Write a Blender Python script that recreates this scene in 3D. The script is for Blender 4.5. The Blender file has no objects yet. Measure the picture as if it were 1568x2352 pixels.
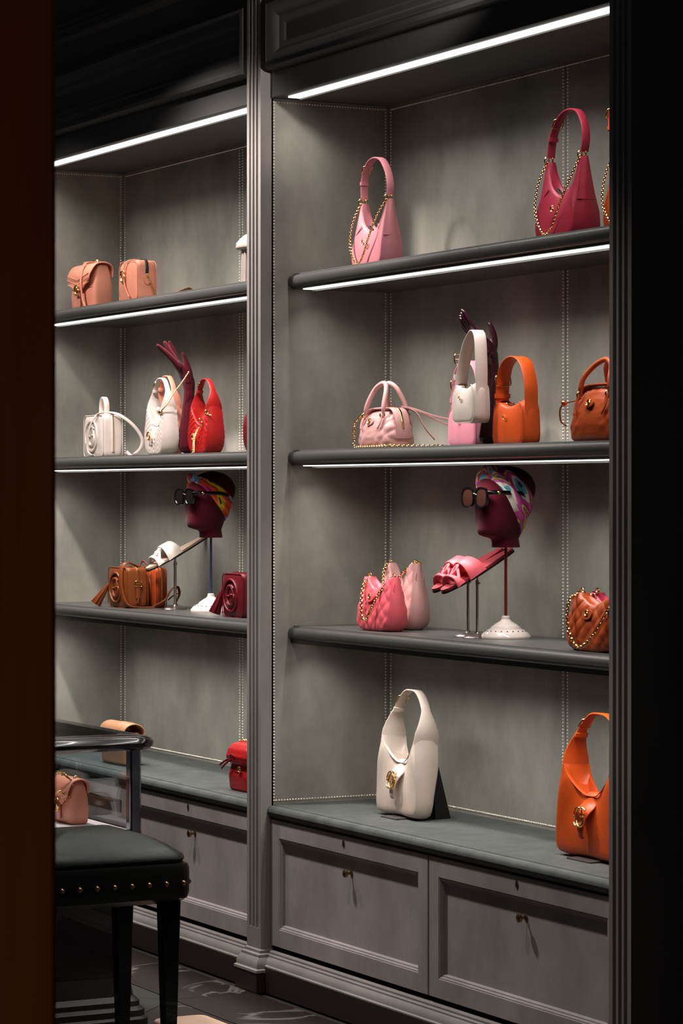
import bpy, bmesh, math, random
from mathutils import Vector, Matrix
PI = math.pi
random.seed(7)
S = bpy.context.scene
COL = S.collection

# ------------------------------------------------------------------ camera
CAM = Vector((8.11, -3.98, 1.52))
fw0 = Vector((-.8865, .463, 0)).normalized()
pit = math.atan2(-40, 6500)
fw = fw0 * math.cos(pit) + Vector((0, 0, 1)) * math.sin(pit)
cd = bpy.data.cameras.new('camera')
cam = bpy.data.objects.new('camera', cd)
COL.objects.link(cam)
cam.location = CAM
cam.rotation_euler = fw.to_track_quat('-Z', 'Y').to_euler()
cd.sensor_fit = 'VERTICAL'
cd.sensor_height = 36.0
cd.lens = 6500 / 2352 * 36.0
cd.clip_end = 100
cd.dof.use_dof = True
cd.dof.focus_distance = 8.9
cd.dof.aperture_fstop = 16
S.camera = cam

# ------------------------------------------------------------------ world, lamps, exposure
w = bpy.data.worlds.new('world')
S.world = w
w.use_nodes = True
w.node_tree.nodes['Background'].inputs[0].default_value = (.85, .9, 1, 1)
w.node_tree.nodes['Background'].inputs[1].default_value = .012


def spot(name, loc, aim, power, half, blend=.4, radius=.04, col=(1, .9, .84)):
    l = bpy.data.lights.new(name, 'SPOT')
    l.energy = power
    l.spot_size = math.radians(half * 2)
    l.spot_blend = blend
    l.shadow_soft_size = radius
    l.color = col
    o = bpy.data.objects.new(name, l)
    COL.objects.link(o)
    o.location = loc
    o.rotation_euler = (Vector(aim) - Vector(loc)).to_track_quat('-Z', 'Y').to_euler()
    return o


WARM = (1, .90, .855)
spot('ceiling_spot', (-.35, -.95, 3.48), (-.35, -.6, 1.0), 300, 50, .35, .09, WARM)
spot('ceiling_spot', (-1.75, -.95, 3.48), (-1.75, -.6, 1.0), 120, 48, .5, .05, WARM)
spot('ceiling_spot', (1.25, -.95, 3.48), (1.25, -.6, 1.0), 75, 42, .6, .05, WARM)
spot('ceiling_spot', (1.9, -.17, 2.91), (0, .02, 2.88), 75, 12, .9, .03, WARM)
post_fill = bpy.data.lights.new('post_fill_light', 'POINT')  # added fill light without a fixture, warms the face of the brown post
post_fill.energy = 15
post_fill.color = (1, .66, .36)
post_fill.shadow_soft_size = .15
lo = bpy.data.objects.new('post_fill_light', post_fill)
lo.location = (6.1, -4.9, .55)
COL.objects.link(lo)

STRIP = 3.0
LED = 4.7
vs = S.view_settings
vs.view_transform = 'Standard'
vs.look = 'None'
vs.exposure = 0.0
vs.gamma = 1.0
vs.use_curve_mapping = False



def led(x0, x1, y, z):
    """the light of one shelf strip: a lensed LED tape shining down"""
    l = bpy.data.lights.new('led_tape', 'AREA')
    l.shape = 'RECTANGLE'
    l.size = x1 - x0
    l.size_y = .026
    l.energy = LED * (x1 - x0) / 2
    l.spread = math.radians(116)
    l.color = (1, .97, .92)
    o = bpy.data.objects.new('led_tape', l)
    COL.objects.link(o)
    o.location = ((x0 + x1) / 2, y, z)
    o.rotation_euler = (math.radians(12), 0, 0)
    return o


# ------------------------------------------------------------------ materials
def lin(h):
    h = h.lstrip('#')
    r = []
    for i in (0, 2, 4):
        c = int(h[i:i + 2], 16) / 255
        r.append(c / 12.92 if c <= .04045 else ((c + .055) / 1.055) ** 2.4)
    return (*r, 1)


def newmat(name):
    m = bpy.data.materials.new(name)
    m.use_nodes = True
    nt = m.node_tree
    return m, nt, nt.nodes['Principled BSDF'], nt.nodes.new, nt.links.new


def plain(name, col, rough=.5, metal=0., coat=0., sheen=0., spec=.5, bump=0., bscale=200):
    m, nt, b, N, L = newmat(name)
    b.inputs['Base Color'].default_value = lin(col) if isinstance(col, str) else (*col, 1)
    b.inputs['Roughness'].default_value = rough
    b.inputs['Metallic'].default_value = metal
    b.inputs['Coat Weight'].default_value = coat
    b.inputs['Sheen Weight'].default_value = sheen
    b.inputs['Specular IOR Level'].default_value = spec
    tc = N('ShaderNodeTexCoord')
    nz = N('ShaderNodeTexNoise')
    nz.inputs['Scale'].default_value = bscale
    nz.inputs['Detail'].default_value = 3
    L(tc.outputs['Object'], nz.inputs['Vector'])
    if bump:
        bp = N('ShaderNodeBump')
        bp.inputs['Strength'].default_value = bump
        bp.inputs['Distance'].default_value = .002
        L(nz.outputs['Fac'], bp.inputs['Height'])
        L(bp.outputs['Normal'], b.inputs['Normal'])
    return m


def leather(name, col, rough=.42, var=.12, bump=.25):
    m, nt, b, N, L = newmat(name)
    tc = N('ShaderNodeTexCoord')
    n1 = N('ShaderNodeTexNoise')
    n1.inputs['Scale'].default_value = 25
    n1.inputs['Detail'].default_value = 4
    L(tc.outputs['Object'], n1.inputs['Vector'])
    c = lin(col)
    mx = N('ShaderNodeMix')
    mx.data_type = 'RGBA'
    mx.inputs[6].default_value = (*[x * (1 - var) for x in c[:3]], 1)
    mx.inputs[7].default_value = (*[min(1, x * (1 + var)) for x in c[:3]], 1)
    L(n1.outputs['Fac'], mx.inputs[0])
    L(mx.outputs[2], b.inputs['Base Color'])
    b.inputs['Roughness'].default_value = rough
    b.inputs['Specular IOR Level'].default_value = .4
    v = N('ShaderNodeTexVoronoi')
    v.inputs['Scale'].default_value = 420
    L(tc.outputs['Object'], v.inputs['Vector'])
    bp = N('ShaderNodeBump')
    bp.inputs['Strength'].default_value = bump
    bp.inputs['Distance'].default_value = .001
    L(v.outputs['Distance'], bp.inputs['Height'])
    L(bp.outputs['Normal'], b.inputs['Normal'])
    return m


def suede(name, dark, light, rough=.85, vscale=(1.6, 1.6, 1.1), spec=.3):
    m, nt, b, N, L = newmat(name)
    tc = N('ShaderNodeTexCoord')
    mp = N('ShaderNodeMapping')
    mp.inputs['Scale'].default_value = vscale
    L(tc.outputs['Object'], mp.inputs['Vector'])
    n1 = N('ShaderNodeTexNoise')
    n1.inputs['Scale'].default_value = 2.3
    n1.inputs['Detail'].default_value = 7
    n1.inputs['Roughness'].default_value = .62
    L(mp.outputs['Vector'], n1.inputs['Vector'])
    mp2 = N('ShaderNodeMapping')
    mp2.inputs['Scale'].default_value = (70, 70, 25)
    L(tc.outputs['Object'], mp2.inputs['Vector'])
    n2 = N('ShaderNodeTexNoise')
    n2.inputs['Scale'].default_value = 1
    n2.inputs['Detail'].default_value = 3
    L(mp2.outputs['Vector'], n2.inputs['Vector'])
    ad = N('ShaderNodeMath')
    ad.operation = 'MULTIPLY_ADD'
    L(n2.outputs['Fac'], ad.inputs[0])
    ad.inputs[1].default_value = .05
    L(n1.outputs['Fac'], ad.inputs[2])
    r = N('ShaderNodeMapRange')
    r.inputs[1].default_value = .36
    r.inputs[2].default_value = .76
    L(ad.outputs[0], r.inputs[0])
    mx = N('ShaderNodeMix')
    mx.data_type = 'RGBA'
    mx.inputs[6].default_value = lin(dark)
    mx.inputs[7].default_value = lin(light)
    L(r.outputs[0], mx.inputs[0])
    L(mx.outputs[2], b.inputs['Base Color'])
    b.inputs['Roughness'].default_value = rough
    b.inputs['Specular IOR Level'].default_value = spec
    n3 = N('ShaderNodeTexNoise')
    n3.inputs['Scale'].default_value = 300
    L(tc.outputs['Object'], n3.inputs['Vector'])
    bp = N('ShaderNodeBump')
    bp.inputs['Strength'].default_value = .15
    bp.inputs['Distance'].default_value = .001
    L(n3.outputs['Fac'], bp.inputs['Height'])
    L(bp.outputs['Normal'], b.inputs['Normal'])
    return m


def emit(name, col, s):
    m, nt, b, N, L = newmat(name)
    b.inputs['Base Color'].default_value = (.8, .8, .8, 1)
    b.inputs['Emission Color'].default_value = (*col, 1)
    b.inputs['Emission Strength'].default_value = s
    return m


def glassmat(name, tint=(.93, .96, .97)):
    m, nt, b, N, L = newmat(name)
    tr = N('ShaderNodeBsdfTransparent')
    tr.inputs[0].default_value = (*tint, 1)
    gl = N('ShaderNodeBsdfGlossy')
    gl.inputs['Roughness'].default_value = .03
    lw = N('ShaderNodeLayerWeight')
    lw.inputs[0].default_value = .5
    pw = N('ShaderNodeMath')
    pw.operation = 'POWER'
    L(lw.outputs['Facing'], pw.inputs[0])
    pw.inputs[1].default_value = 5
    fr = N('ShaderNodeMath')
    fr.operation = 'MULTIPLY_ADD'
    L(pw.outputs[0], fr.inputs[0])
    fr.inputs[1].default_value = .9
    fr.inputs[2].default_value = .035
    mix = N('ShaderNodeMixShader')
    L(fr.outputs[0], mix.inputs[0])
    L(tr.outputs[0], mix.inputs[1])
    L(gl.outputs[0], mix.inputs[2])
    L(mix.outputs[0], nt.nodes['Material Output'].inputs[0])
    return m


def woodmat(name, a, bcol, rough=.4):
    m, nt, b, N, L = newmat(name)
    tc = N('ShaderNodeTexCoord')
    mp = N('ShaderNodeMapping')
    mp.inputs['Scale'].default_value = (14, 14, .7)
    L(tc.outputs['Object'], mp.inputs['Vector'])
    n = N('ShaderNodeTexNoise')
    n.inputs['Scale'].default_value = 2
    n.inputs['Detail'].default_value = 6
    L(mp.outputs[0], n.inputs['Vector'])
    mx = N('ShaderNodeMix')
    mx.data_type = 'RGBA'
    mx.inputs[6].default_value = lin(a)
    mx.inputs[7].default_value = lin(bcol)
    L(n.outputs['Fac'], mx.inputs[0])
    L(mx.outputs[2], b.inputs['Base Color'])
    b.inputs['Roughness'].default_value = rough
    return m


def marble(name, base, vein):
    m, nt, b, N, L = newmat(name)
    tc = N('ShaderNodeTexCoord')
    oi = N('ShaderNodeObjectInfo')
    ad = N('ShaderNodeVectorMath')
    ad.operation = 'ADD'
    sc = N('ShaderNodeVectorMath')
    sc.operation = 'SCALE'
    cmb = N('ShaderNodeCombineXYZ')
    for i in range(3):
        L(oi.outputs['Random'], cmb.inputs[i])
    L(cmb.outputs[0], sc.inputs[0])
    sc.inputs['Scale'].default_value = 37
    L(tc.outputs['Object'], ad.inputs[0])
    L(sc.outputs[0], ad.inputs[1])
    n = N('ShaderNodeTexNoise')
    n.inputs['Scale'].default_value = 1.5
    n.inputs['Detail'].default_value = 8
    n.inputs['Distortion'].default_value = 1.6
    L(ad.outputs[0], n.inputs['Vector'])
    cr = N('ShaderNodeValToRGB')
    e = cr.color_ramp.elements
    e[0].position = .487
    e[0].color = lin(base)
    e[1].position = .523
    e[1].color = lin(base)
    k = e.new(.505)
    k.color = lin(vein)
    L(n.outputs['Fac'], cr.inputs[0])
    L(cr.outputs[0], b.inputs['Base Color'])
    b.inputs['Roughness'].default_value = .22
    return m


def scarfmat(name, cols, scale=26, stretch=(1, 1, 1)):
    m, nt, b, N, L = newmat(name)
    tc = N('ShaderNodeTexCoord')
    mp = N('ShaderNodeMapping')
    mr = N('ShaderNodeMapping')
    mr.inputs['Rotation'].default_value = (.93, 0, 0)
    L(tc.outputs['Object'], mr.inputs['Vector'])
    mp.inputs['Scale'].default_value = stretch
    L(mr.outputs[0], mp.inputs['Vector'])
    n = N('ShaderNodeTexNoise')
    n.inputs['Scale'].default_value = scale
    n.inputs['Detail'].default_value = 1.0
    n.inputs['Distortion'].default_value = .5
    L(mp.outputs[0], n.inputs['Vector'])
    cr = N('ShaderNodeValToRGB')
    cr.color_ramp.interpolation = 'CONSTANT'
    e = cr.color_ramp.elements
    lo, hi = .28, .72
    e[0].position = 0
    e[0].color = lin(cols[0])
    e[1].position = lo + (hi - lo) / len(cols)
    e[1].color = lin(cols[1])
    for i in range(2, len(cols)):
        k = e.new(lo + (hi - lo) * i / len(cols))
        k.color = lin(cols[i])
    L(n.outputs['Fac'], cr.inputs[0])
    L(cr.outputs[0], b.inputs['Base Color'])
    b.inputs['Roughness'].default_value = .4
    return m


M = dict(
    panel=suede('grey_suede_panel', '#87847c', '#b0aba1'),
    front=suede('grey_suede_front', '#8e8785', '#b2aba8', .8),
    pil=suede('grey_painted_pilaster', '#84807c', '#a29d99', .6, (1, 1, .4)),
    dark=plain('dark_fascia_paint', '#4a4a49', .6),
    shelf=plain('charcoal_shelf_paint', '#4d4e4b', .33, spec=.5),
    soffit=plain('dark_soffit', '#5b5955', .7),
    counter=suede('charcoal_velvet', '#414543', '#575b58', .75, (5, 5, 5), .4),
    kick=plain('dark_brown_plinth', '#2a211c', .5),
    strip=emit('led_strip', (1, .97, .93), STRIP),
    stud=plain('pewter_stud', '#fff6e8', .28, .45),
    gold=plain('gold', (.95, .62, .25), .18, 1),
    brass=plain('old_brass', (.42, .27, .13), .3, 1),
    steel=plain('brushed_steel', '#b9aeaa', .3, 1),
    chrome=plain('polished_steel', '#8d93a0', .12, 1),
    velvet=plain('burgundy_velvet', '#500d1a', .9, sheen=.12, spec=.1, bump=.3, bscale=500),
    velvet2=plain('dark_burgundy_gloss', '#30101a', .28, spec=.5),
    black=plain('black_lacquer', '#0c0c0d', .18, coat=.5),
    jamb=plain('black_jamb_paint', '#5a564d', .6),
    wood=woodmat('dark_brown_wood', '#6a3a12', '#9a5a20'),
    pink=leather('rose_pink_leather', '#cd8089'),
    magenta=leather('raspberry_leather', '#a42c42'),
    orange=leather('orange_leather', '#cb4f17'),
    palepink=leather('pale_pink_leather', '#cc9b98'),
    babypink=leather('candy_pink_leather', '#e08fa2'),
    coral=leather('coral_pink_leather', '#e8636f'),
    white=leather('off_white_leather', '#d9ccc4', .4),
    cream=leather('cream_leather', '#d8c7ba', .4),
    rust=leather('rust_leather', '#a8481f', .38),
    brown=leather('cognac_leather', '#7d3f1b', .35),
    peach=leather('peach_leather', '#e2947a'),
    red=leather('red_leather', '#a81a18'),
    redq=leather('bright_red_leather', '#ab1d1f'),
    burg=leather('burgundy_leather', '#66121c'),
    tan=leather('tan_leather', '#b98562'),
    greige=leather('greige_suede', '#b3a69f', .8),
    green=leather('dark_green_leather', '#1c2620', .24, bump=.3),
    lining=plain('salmon_lining', '#d98f7a', .8),
    inside=plain('taupe_leather_inside', '#b79a88', .6),
    zip=plain('dark_zip', '#241c18', .6),
    porcelain=plain('white_porcelain', '#e9dad2', .15, coat=.6),
    dots=plain('porcelain_blue_dots', '#5a5f78', .3),
    rodred=plain('red_rod', '#6e2014', .35),
    rodblue=plain('blue_rod', '#2b3e68', .35),
    lens=plain('dark_lens', '#15100f', .06, coat=1),
    lens2=plain('brown_lens', '#3a211c', .06, coat=1),
    frame=plain('black_acetate', '#0d0b0b', .12, coat=.8),
    block=plain('black_display_block', '#0f0e0d', .5),
    acry=plain('smoky_acrylic_foot', '#55504e', .25),
    glass=glassmat('case_glass'),
    toptop=plain('black_glass_top', '#1a1e26', .05, coat=1),
    fabric=plain('pale_display_cloth', '#d6c8c6', .9),
    floor=marble('dark_marble', '#2b2422', '#6c6864'),
    floor2=marble('green_marble', '#373a37', '#8d968f'),
    grout=plain('dark_grout', '#1b1715', .7),
    scarf1=scarfmat('orange_print_silk', ['#2b2a6e', '#f0d020', '#f2591a', '#f2591a', '#ef4e14', '#c22a7a', '#7cc5ec', '#f4ede2'], 15, (1, .5, 1.2)),
    scarf2=scarfmat('pink_print_silk', ['#2a2350', '#58aeba', '#f4ede2', '#e65bb0', '#d24aa6', '#efe03a', '#8a3ca8', '#e0602a', '#48a0b8'], 17, (.8, .35, 1.7)),
    sole=plain('black_rubber_sole', '#141212', .6),
)


# ------------------------------------------------------------------ geometry helpers
class G:
    def __init__(s):
        s.v = []
        s.f = []

    def add(s, vs, fs):
        o = len(s.v)
        s.v += [tuple(p) for p in vs]
        s.f += [tuple(i + o for i in f) for f in fs]
        return s

    def box(s, x0, x1, y0, y1, z0, z1):
        return s.add([(x0, y0, z0), (x1, y0, z0), (x1, y1, z0), (x0, y1, z0), (x0, y0, z1), (x1, y0, z1), (x1, y1, z1), (x0, y1, z1)],
                     [(0, 3, 2, 1), (4, 5, 6, 7), (0, 1, 5, 4), (1, 2, 6, 5), (2, 3, 7, 6), (3, 0, 4, 7)])

    def prism_x(s, prof, x0, x1):  # prof: (y,z) loop
        n = len(prof)
        return s.add([(x0, y, z) for y, z in prof] + [(x1, y, z) for y, z in prof],
                     [(i, (i + 1) % n, n + (i + 1) % n, n + i) for i in range(n)] + [tuple(range(n - 1, -1, -1)), tuple(range(n, 2 * n))])

    def prism_z(s, prof, z0, z1):
        n = len(prof)
        return s.add([(x, y, z0) for x, y in prof] + [(x, y, z1) for x, y in prof],
                     [(i, (i + 1) % n, n + (i + 1) % n, n + i) for i in range(n)] + [tuple(range(n - 1, -1, -1)), tuple(range(n, 2 * n))])

    def prism_y(s, prof, y0, y1):  # prof (x,z)
        n = len(prof)
        return s.add([(x, y0, z) for x, z in prof] + [(x, y1, z) for x, z in prof],
                     [(i, (i + 1) % n, n + (i + 1) % n, n + i) for i in range(n)] + [tuple(range(n - 1, -1, -1)), tuple(range(n, 2 * n))])

    def loops(s, loops, closed=True, cap0=True, cap1=True, ring=False):
        n = len(loops[0])
        vs = [p for l in loops for p in l]
        fs = []
        m = len(loops)
        for i in range(m if ring else m - 1):
            a = i * n
            b = ((i + 1) % m) * n
            for j in range(n if closed else n - 1):
                k = (j + 1) % n
                fs.append((a + j, a + k, b + k, b + j))
        if closed and not ring:
            if cap0:
                fs.append(tuple(range(n - 1, -1, -1)))
            if cap1:
                fs.append(tuple(range((m - 1) * n, m * n)))
        return s.add(vs, fs)

    def lathe(s, prof, n=24, c=(0, 0, 0)):
        return s.loops([[(c[0] + r * math.cos(2 * PI * j / n), c[1] + r * math.sin(2 * PI * j / n), c[2] + z) for j in range(n)] for r, z in prof])

    def tube(s, path, r, n=8, closed=False, flat=1.0):
        P = [Vector(p) for p in path]
        m = len(P)
        R = r if isinstance(r, (list, tuple)) else [r] * m
        loops = []
        up = None
        for i in range(m):
            if closed:
                t = P[(i + 1) % m] - P[i - 1]
            else:
                t = P[min(i + 1, m - 1)] - P[max(i - 1, 0)]
            t.normalize()
            if up is None:
                up = Vector((0, 0, 1)) if abs(t.z) < .9 else Vector((0, 1, 0))
            a = t.cross(up)
            if a.length < 1e-5:
                a = t.orthogonal()
            a.normalize()
            up = a.cross(t).normalized()
            loops.append([P[i] + (a * math.cos(2 * PI * k / n) + up * math.sin(2 * PI * k / n) * flat) * R[i] for k in range(n)])
        return s.loops(loops, ring=closed)

    def ribbon(s, path, width, thick, wdir=(0, 1, 0), edge=.25):
        P = [Vector(p) for p in path]
        m = len(P)
        Wd = width if isinstance(width, (list, tuple)) else [width] * m
        wd = Vector(wdir)
        loops = []
        for i in range(m):
            t = (P[min(i + 1, m - 1)] - P[max(i - 1, 0)]).normalized()
            b = (wd - t * wd.dot(t)).normalized()
            nn = t.cross(b)
            h = thick / 2
            wv = Wd[i] / 2
            e = min(h * .9, wv * edge)
            loops.append([P[i] + b * x + nn * y for x, y in ((-wv, -h * .4), (-wv + e, -h), (wv - e, -h), (wv, -h * .4), (wv, h * .4), (wv - e, h), (-wv + e, h), (-wv, h * .4))])
        return s.loops(loops)

    def ball(s, c, r, n=10, m=6, sc=(1, 1, 1)):
        L_ = []
        for i in range(m + 1):
            a = -PI / 2 + PI * (i + .02) / (m + .04)
            L_.append([(c[0] + sc[0] * r * math.cos(a) * math.cos(2 * PI * j / n), c[1] + sc[1] * r * math.cos(a) * math.sin(2 * PI * j / n), c[2] + sc[2] * r * math.sin(a)) for j in range(n)])
        return s.loops(L_)

    def chain(s, path, L_=.009, r=.0016, wide=.62):
        P = resample(path, max(4, int(plen(path) / (L_ * .68))))
        for i in range(len(P) - 1):
            a, b = Vector(P[i]), Vector(P[i + 1])
            t = (b - a).normalized()
            c = (a + b) / 2
            u = t.orthogonal().normalized()
            u = u.lerp(Vector((0, 0, 0)), 0)
            v = t.cross(u)
            ang = (PI / 2 * (i % 2)) + PI / 4
            e = u * math.cos(ang) + v * math.sin(ang)
            k = t.cross(e)
            loops = []
            for q in range(8):
                th = 2 * PI * q / 8
                p = c + t * math.cos(th) * L_ / 2 + e * math.sin(th) * L_ / 2 * wide
                rad = (t * math.cos(th) + e * math.sin(th) * wide).normalized()
                loops.append([p + (rad * math.cos(2 * PI * g / 5) + k * math.sin(2 * PI * g / 5)) * r for g in range(5)])
            s.loops(loops, ring=True)
        return s

    def build(s, name, mat, parent=None, smooth=40, bevel=0, label=None, kind=None, loc=None, rot=None, seg=2, subsurf=0):
        me = bpy.data.meshes.new(name)
        me.from_pydata(s.v, [], s.f)
        me.validate()
        bm = bmesh.new()
        bm.from_mesh(me)
        bmesh.ops.recalc_face_normals(bm, faces=bm.faces)
        bm.to_mesh(me)
        bm.free()
        me.materials.append(mat if not isinstance(mat, str) else M[mat])
        if smooth:
            for p in me.polygons:
                p.use_smooth = True
            me.set_sharp_from_angle(angle=math.radians(smooth))
        o = bpy.data.objects.new(name, me)
        COL.objects.link(o)
        if parent:
            o.parent = parent
        if loc:
            o.location = loc
        if rot:
            o.rotation_euler = rot
        if bevel:
            md = o.modifiers.new('bevel', 'BEVEL')
            md.width = bevel
            md.segments = seg
            md.limit_method = 'ANGLE'
            md.angle_limit = math.radians(40)
        if subsurf:
            md = o.modifiers.new('sub', 'SUBSURF')
            md.levels = md.render_levels = subsurf
        if label:
            o['label'] = label
        if kind:
            o['kind'] = kind
        return o


def tag(o, label, cat, group=None, kind=None):
    o['label'] = label
    o['category'] = cat
    if group:
        o['group'] = group
    if kind:
        o['kind'] = kind
    return o


def thing(name, label, cat, loc=(0, 0, 0), rz=0, group=None, rot=None):
    o = bpy.data.objects.new(name, None)
    o.empty_display_size = .05
    COL.objects.link(o)
    o.location = loc
    o.rotation_euler = rot if rot else (0, 0, math.radians(rz))
    return tag(o, label, cat, group)


def plen(p):
    return sum((Vector(p[i + 1]) - Vector(p[i])).length for i in range(len(p) - 1))


def resample(pts, n):
    P = [Vector(p) for p in pts]
    d = [0]
    for i in range(len(P) - 1):
        d.append(d[-1] + (P[i + 1] - P[i]).length)
    out = []
    k = 0
    for i in range(n):
        t = d[-1] * i / (n - 1)
        while k < len(d) - 2 and d[k + 1] < t:
            k += 1
        seg = d[k + 1] - d[k]
        out.append(P[k].lerp(P[k + 1], (t - d[k]) / seg if seg > 1e-9 else 0))
    return out


def spline(pts, n):
    P = [Vector(p) for p in pts]
    Q = [P[0] * 2 - P[1]] + P + [P[-1] * 2 - P[-2]]
    dense = []
    for i in range(1, len(Q) - 2):
        a, b, c, d = Q[i - 1:i + 3]
        for k in range(14):
            t = k / 14
            dense.append(.5 * ((2 * b) + (c - a) * t + (2 * a - 5 * b + 4 * c - d) * t * t + (3 * b - a - 3 * c + d) * t ** 3))
    dense.append(P[-1])
    return resample(dense, n)


def lerp_list(vals, n):
    out = []
    m = len(vals) - 1
    for i in range(n):
        t = m * i / (n - 1)
        k = min(int(t), m - 1)
        out.append(vals[k] + (vals[k + 1] - vals[k]) * (t - k))
    return out


def mirror(pts):
    """left half from the left end to the middle (x=0 last) -> whole"""
    r = list(pts)
    for p in reversed(pts[:-1]):
        r.append((-p[0],) + tuple(p[1:]))
    return r


def crescent(O, I, hO, hI, n=44, nw=12, bulge=0., disp=None, gb=.006, trough=0., squash=0.):
    O = [tuple(p) for p in spline([(x, 0, z) for x, z in O], n)]
    I = [tuple(p) for p in spline([(x, 0, z) for x, z in I], n)]
    hO = lerp_list(hO, n)
    hI = lerp_list(hI, n)
    g = G()
    ws = [0, .015, .05] + [.05 + .95 * k / (nw - 2) for k in range(1, nw - 1)]
    nw = len(ws)
    fr, bk = [], []
    for i in range(n):
        for side, arr in ((-1, fr), (1, bk)):
            row = []
            for j, wv in enumerate(ws):
                x = O[i][0] + (I[i][0] - O[i][0]) * wv
                z = O[i][2] + (I[i][2] - O[i][2]) * wv
                h = hO[i] + (hI[i] - hO[i]) * wv
                h *= (.86, .95, 1)[j] if j < 3 else 1
                fade = max(0, math.sin(PI * min(1, max(0, wv)))) ** .7
                h += bulge * fade * max(0, math.sin(PI * i / (n - 1))) ** .5
                if disp:
                    h += disp(x, z) * min(1, fade * 2.5)
                row.append((x, side * h, z))
            arr.append(row)
    V, idx = [], {}

    def put(key, p):
        idx[key] = len(V)
        V.append(p)
    for i in range(n):
        for j in range(nw):
            put(('f', i, j), fr[i][j])
            put(('b', i, j), bk[i][j])
    F_ = []
    for i in range(n - 1):
        for j in range(nw - 1):
            F_.append((idx['f', i, j], idx['f', i + 1, j], idx['f', i + 1, j + 1], idx['f', i, j + 1]))
            F_.append((idx['b', i, j], idx['b', i, j + 1], idx['b', i + 1, j + 1], idx['b', i + 1, j]))
    # gusset
    K = 5
    for i in range(n):
        t = Vector(O[min(i + 1, n - 1)]) - Vector(O[max(i - 1, 0)])
        nn = Vector((t.z, 0, -t.x)).normalized()
        c = Vector(O[i]) - Vector(I[i])
        if nn.dot(c) < 0:
            nn = -nn
        for k in range(1, K):
            f = k / K
            y = fr[i][0][1] * (1 - f) + bk[i][0][1] * f
            p = Vector((O[i][0], y, O[i][2])) + nn * gb * math.sin(PI * f) ** .6
            if p.z < 0:
                p.z = 0
            put(('g', i, k), tuple(p))
        idx['g', i, 0] = idx['f', i, 0]
        idx['g', i, K] = idx['b', i, 0]
    for i in range(n - 1):
        for k in range(K):
            F_.append((idx['g', i, k], idx['g', i, k + 1], idx['g', i + 1, k + 1], idx['g', i + 1, k]))
    # opening
    for i in range(n):
        x, y, z = fr[i][-1]
        e = max(0, math.sin(PI * i / (n - 1))) ** .5
        put(('t', i, 1), (x, y * .75, z))
        put(('t', i, 2), (x * .96, y * .6, z - trough * e))
        put(('t', i, 3), (x * .96, -y * .6, z - trough * e))
        put(('t', i, 4), (x, -y * .75, z))
        idx['t', i, 0] = idx['f', i, nw - 1]
        idx['t', i, 5] = idx['b', i, nw - 1]
    for i in range(n - 1):
        for k in range(5):
            F_.append((idx['t', i, k], idx['t', i, k + 1], idx['t', i + 1, k + 1], idx['t', i + 1, k]))
    for i in (0, n - 1):
        for j in range(nw - 1):
            F_.append((idx['f', i, j], idx['f', i, j + 1], idx['b', i, j + 1], idx['b', i, j]))
    return g.add(V, F_)


def loft(secs, n=40, m=28, e=2.4, disp=None):
    """secs: (z, yc, a, b) -> solid of stacked superellipses"""
    zs = [s_[0] for s_ in secs]
    P = spline([(s_[0], s_[1], 0) for s_ in secs], m)
    loops = []
    for i in range(m):
        t = (len(secs) - 1) * i / (m - 1)
        k = min(int(t), len(secs) - 2)
        f = t - k
        s0, s1 = secs[k], secs[k + 1]
        f2 = f
        z, yc, a, b = [s0[q] + (s1[q] - s0[q]) * f2 for q in range(4)]
        lp = []
        for j in range(n):
            th = 2 * PI * j / n
            c, s_ = math.cos(th), math.sin(th)
            x = a * math.copysign(abs(c) ** (2 / e), c)
            y = b * math.copysign(abs(s_) ** (2 / e), s_)
            if disp:
                d = disp(x, z) if abs(y) > abs(x) * b / max(a, 1e-6) * .0 else 0
                ln = math.hypot(x, y) or 1
                x += x / ln * d
                y += y / ln * d
            lp.append((x, yc + y, z))
        loops.append(lp)
    return G().loops(loops)


def gcurve(R, flip=False):
    pts = []
    for k in range(19):
        a = math.radians(48 + 262 * k / 18)
        pts.append((R * math.cos(a), R * 1.12 * math.sin(a)))
    pts += [(R * .78, -R * .3), (R * .78, R * .08), (R * -.05, R * .08)]
    if flip:
        pts = [(-x, -z) for x, z in pts]
    return pts


def emblem(parent, c, R, mat='gold', rx=0, rz=0, name='emblem', thick=.15):
    g = G()
    rot = Matrix.Rotation(rz, 3, 'Z') @ Matrix.Rotation(rx, 3, 'X')
    for flip, dx in ((False, .40), (True, -.40)):
        g.tube([Vector(c) + rot @ Vector((x + dx * R, -.0005 if flip else -.0015, z)) for x, z in gcurve(R, flip)], R * thick, 6)
    return g.build(name, mat, parent, 60)


def ring(c, r, wire, axis='y', n=14, sx=1, sz=1):
    p = []
    for k in range(n):
        a = 2 * PI * k / n
        u, v = r * math.cos(a) * sx, r * math.sin(a) * sz
        p.append({'y': (c[0] + u, c[1], c[2] + v), 'x': (c[0], c[1] + u, c[2] + v), 'z': (c[0] + u, c[1] + v, c[2])}[axis])
    return G().tube(p, wire, 6, closed=True)


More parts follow.
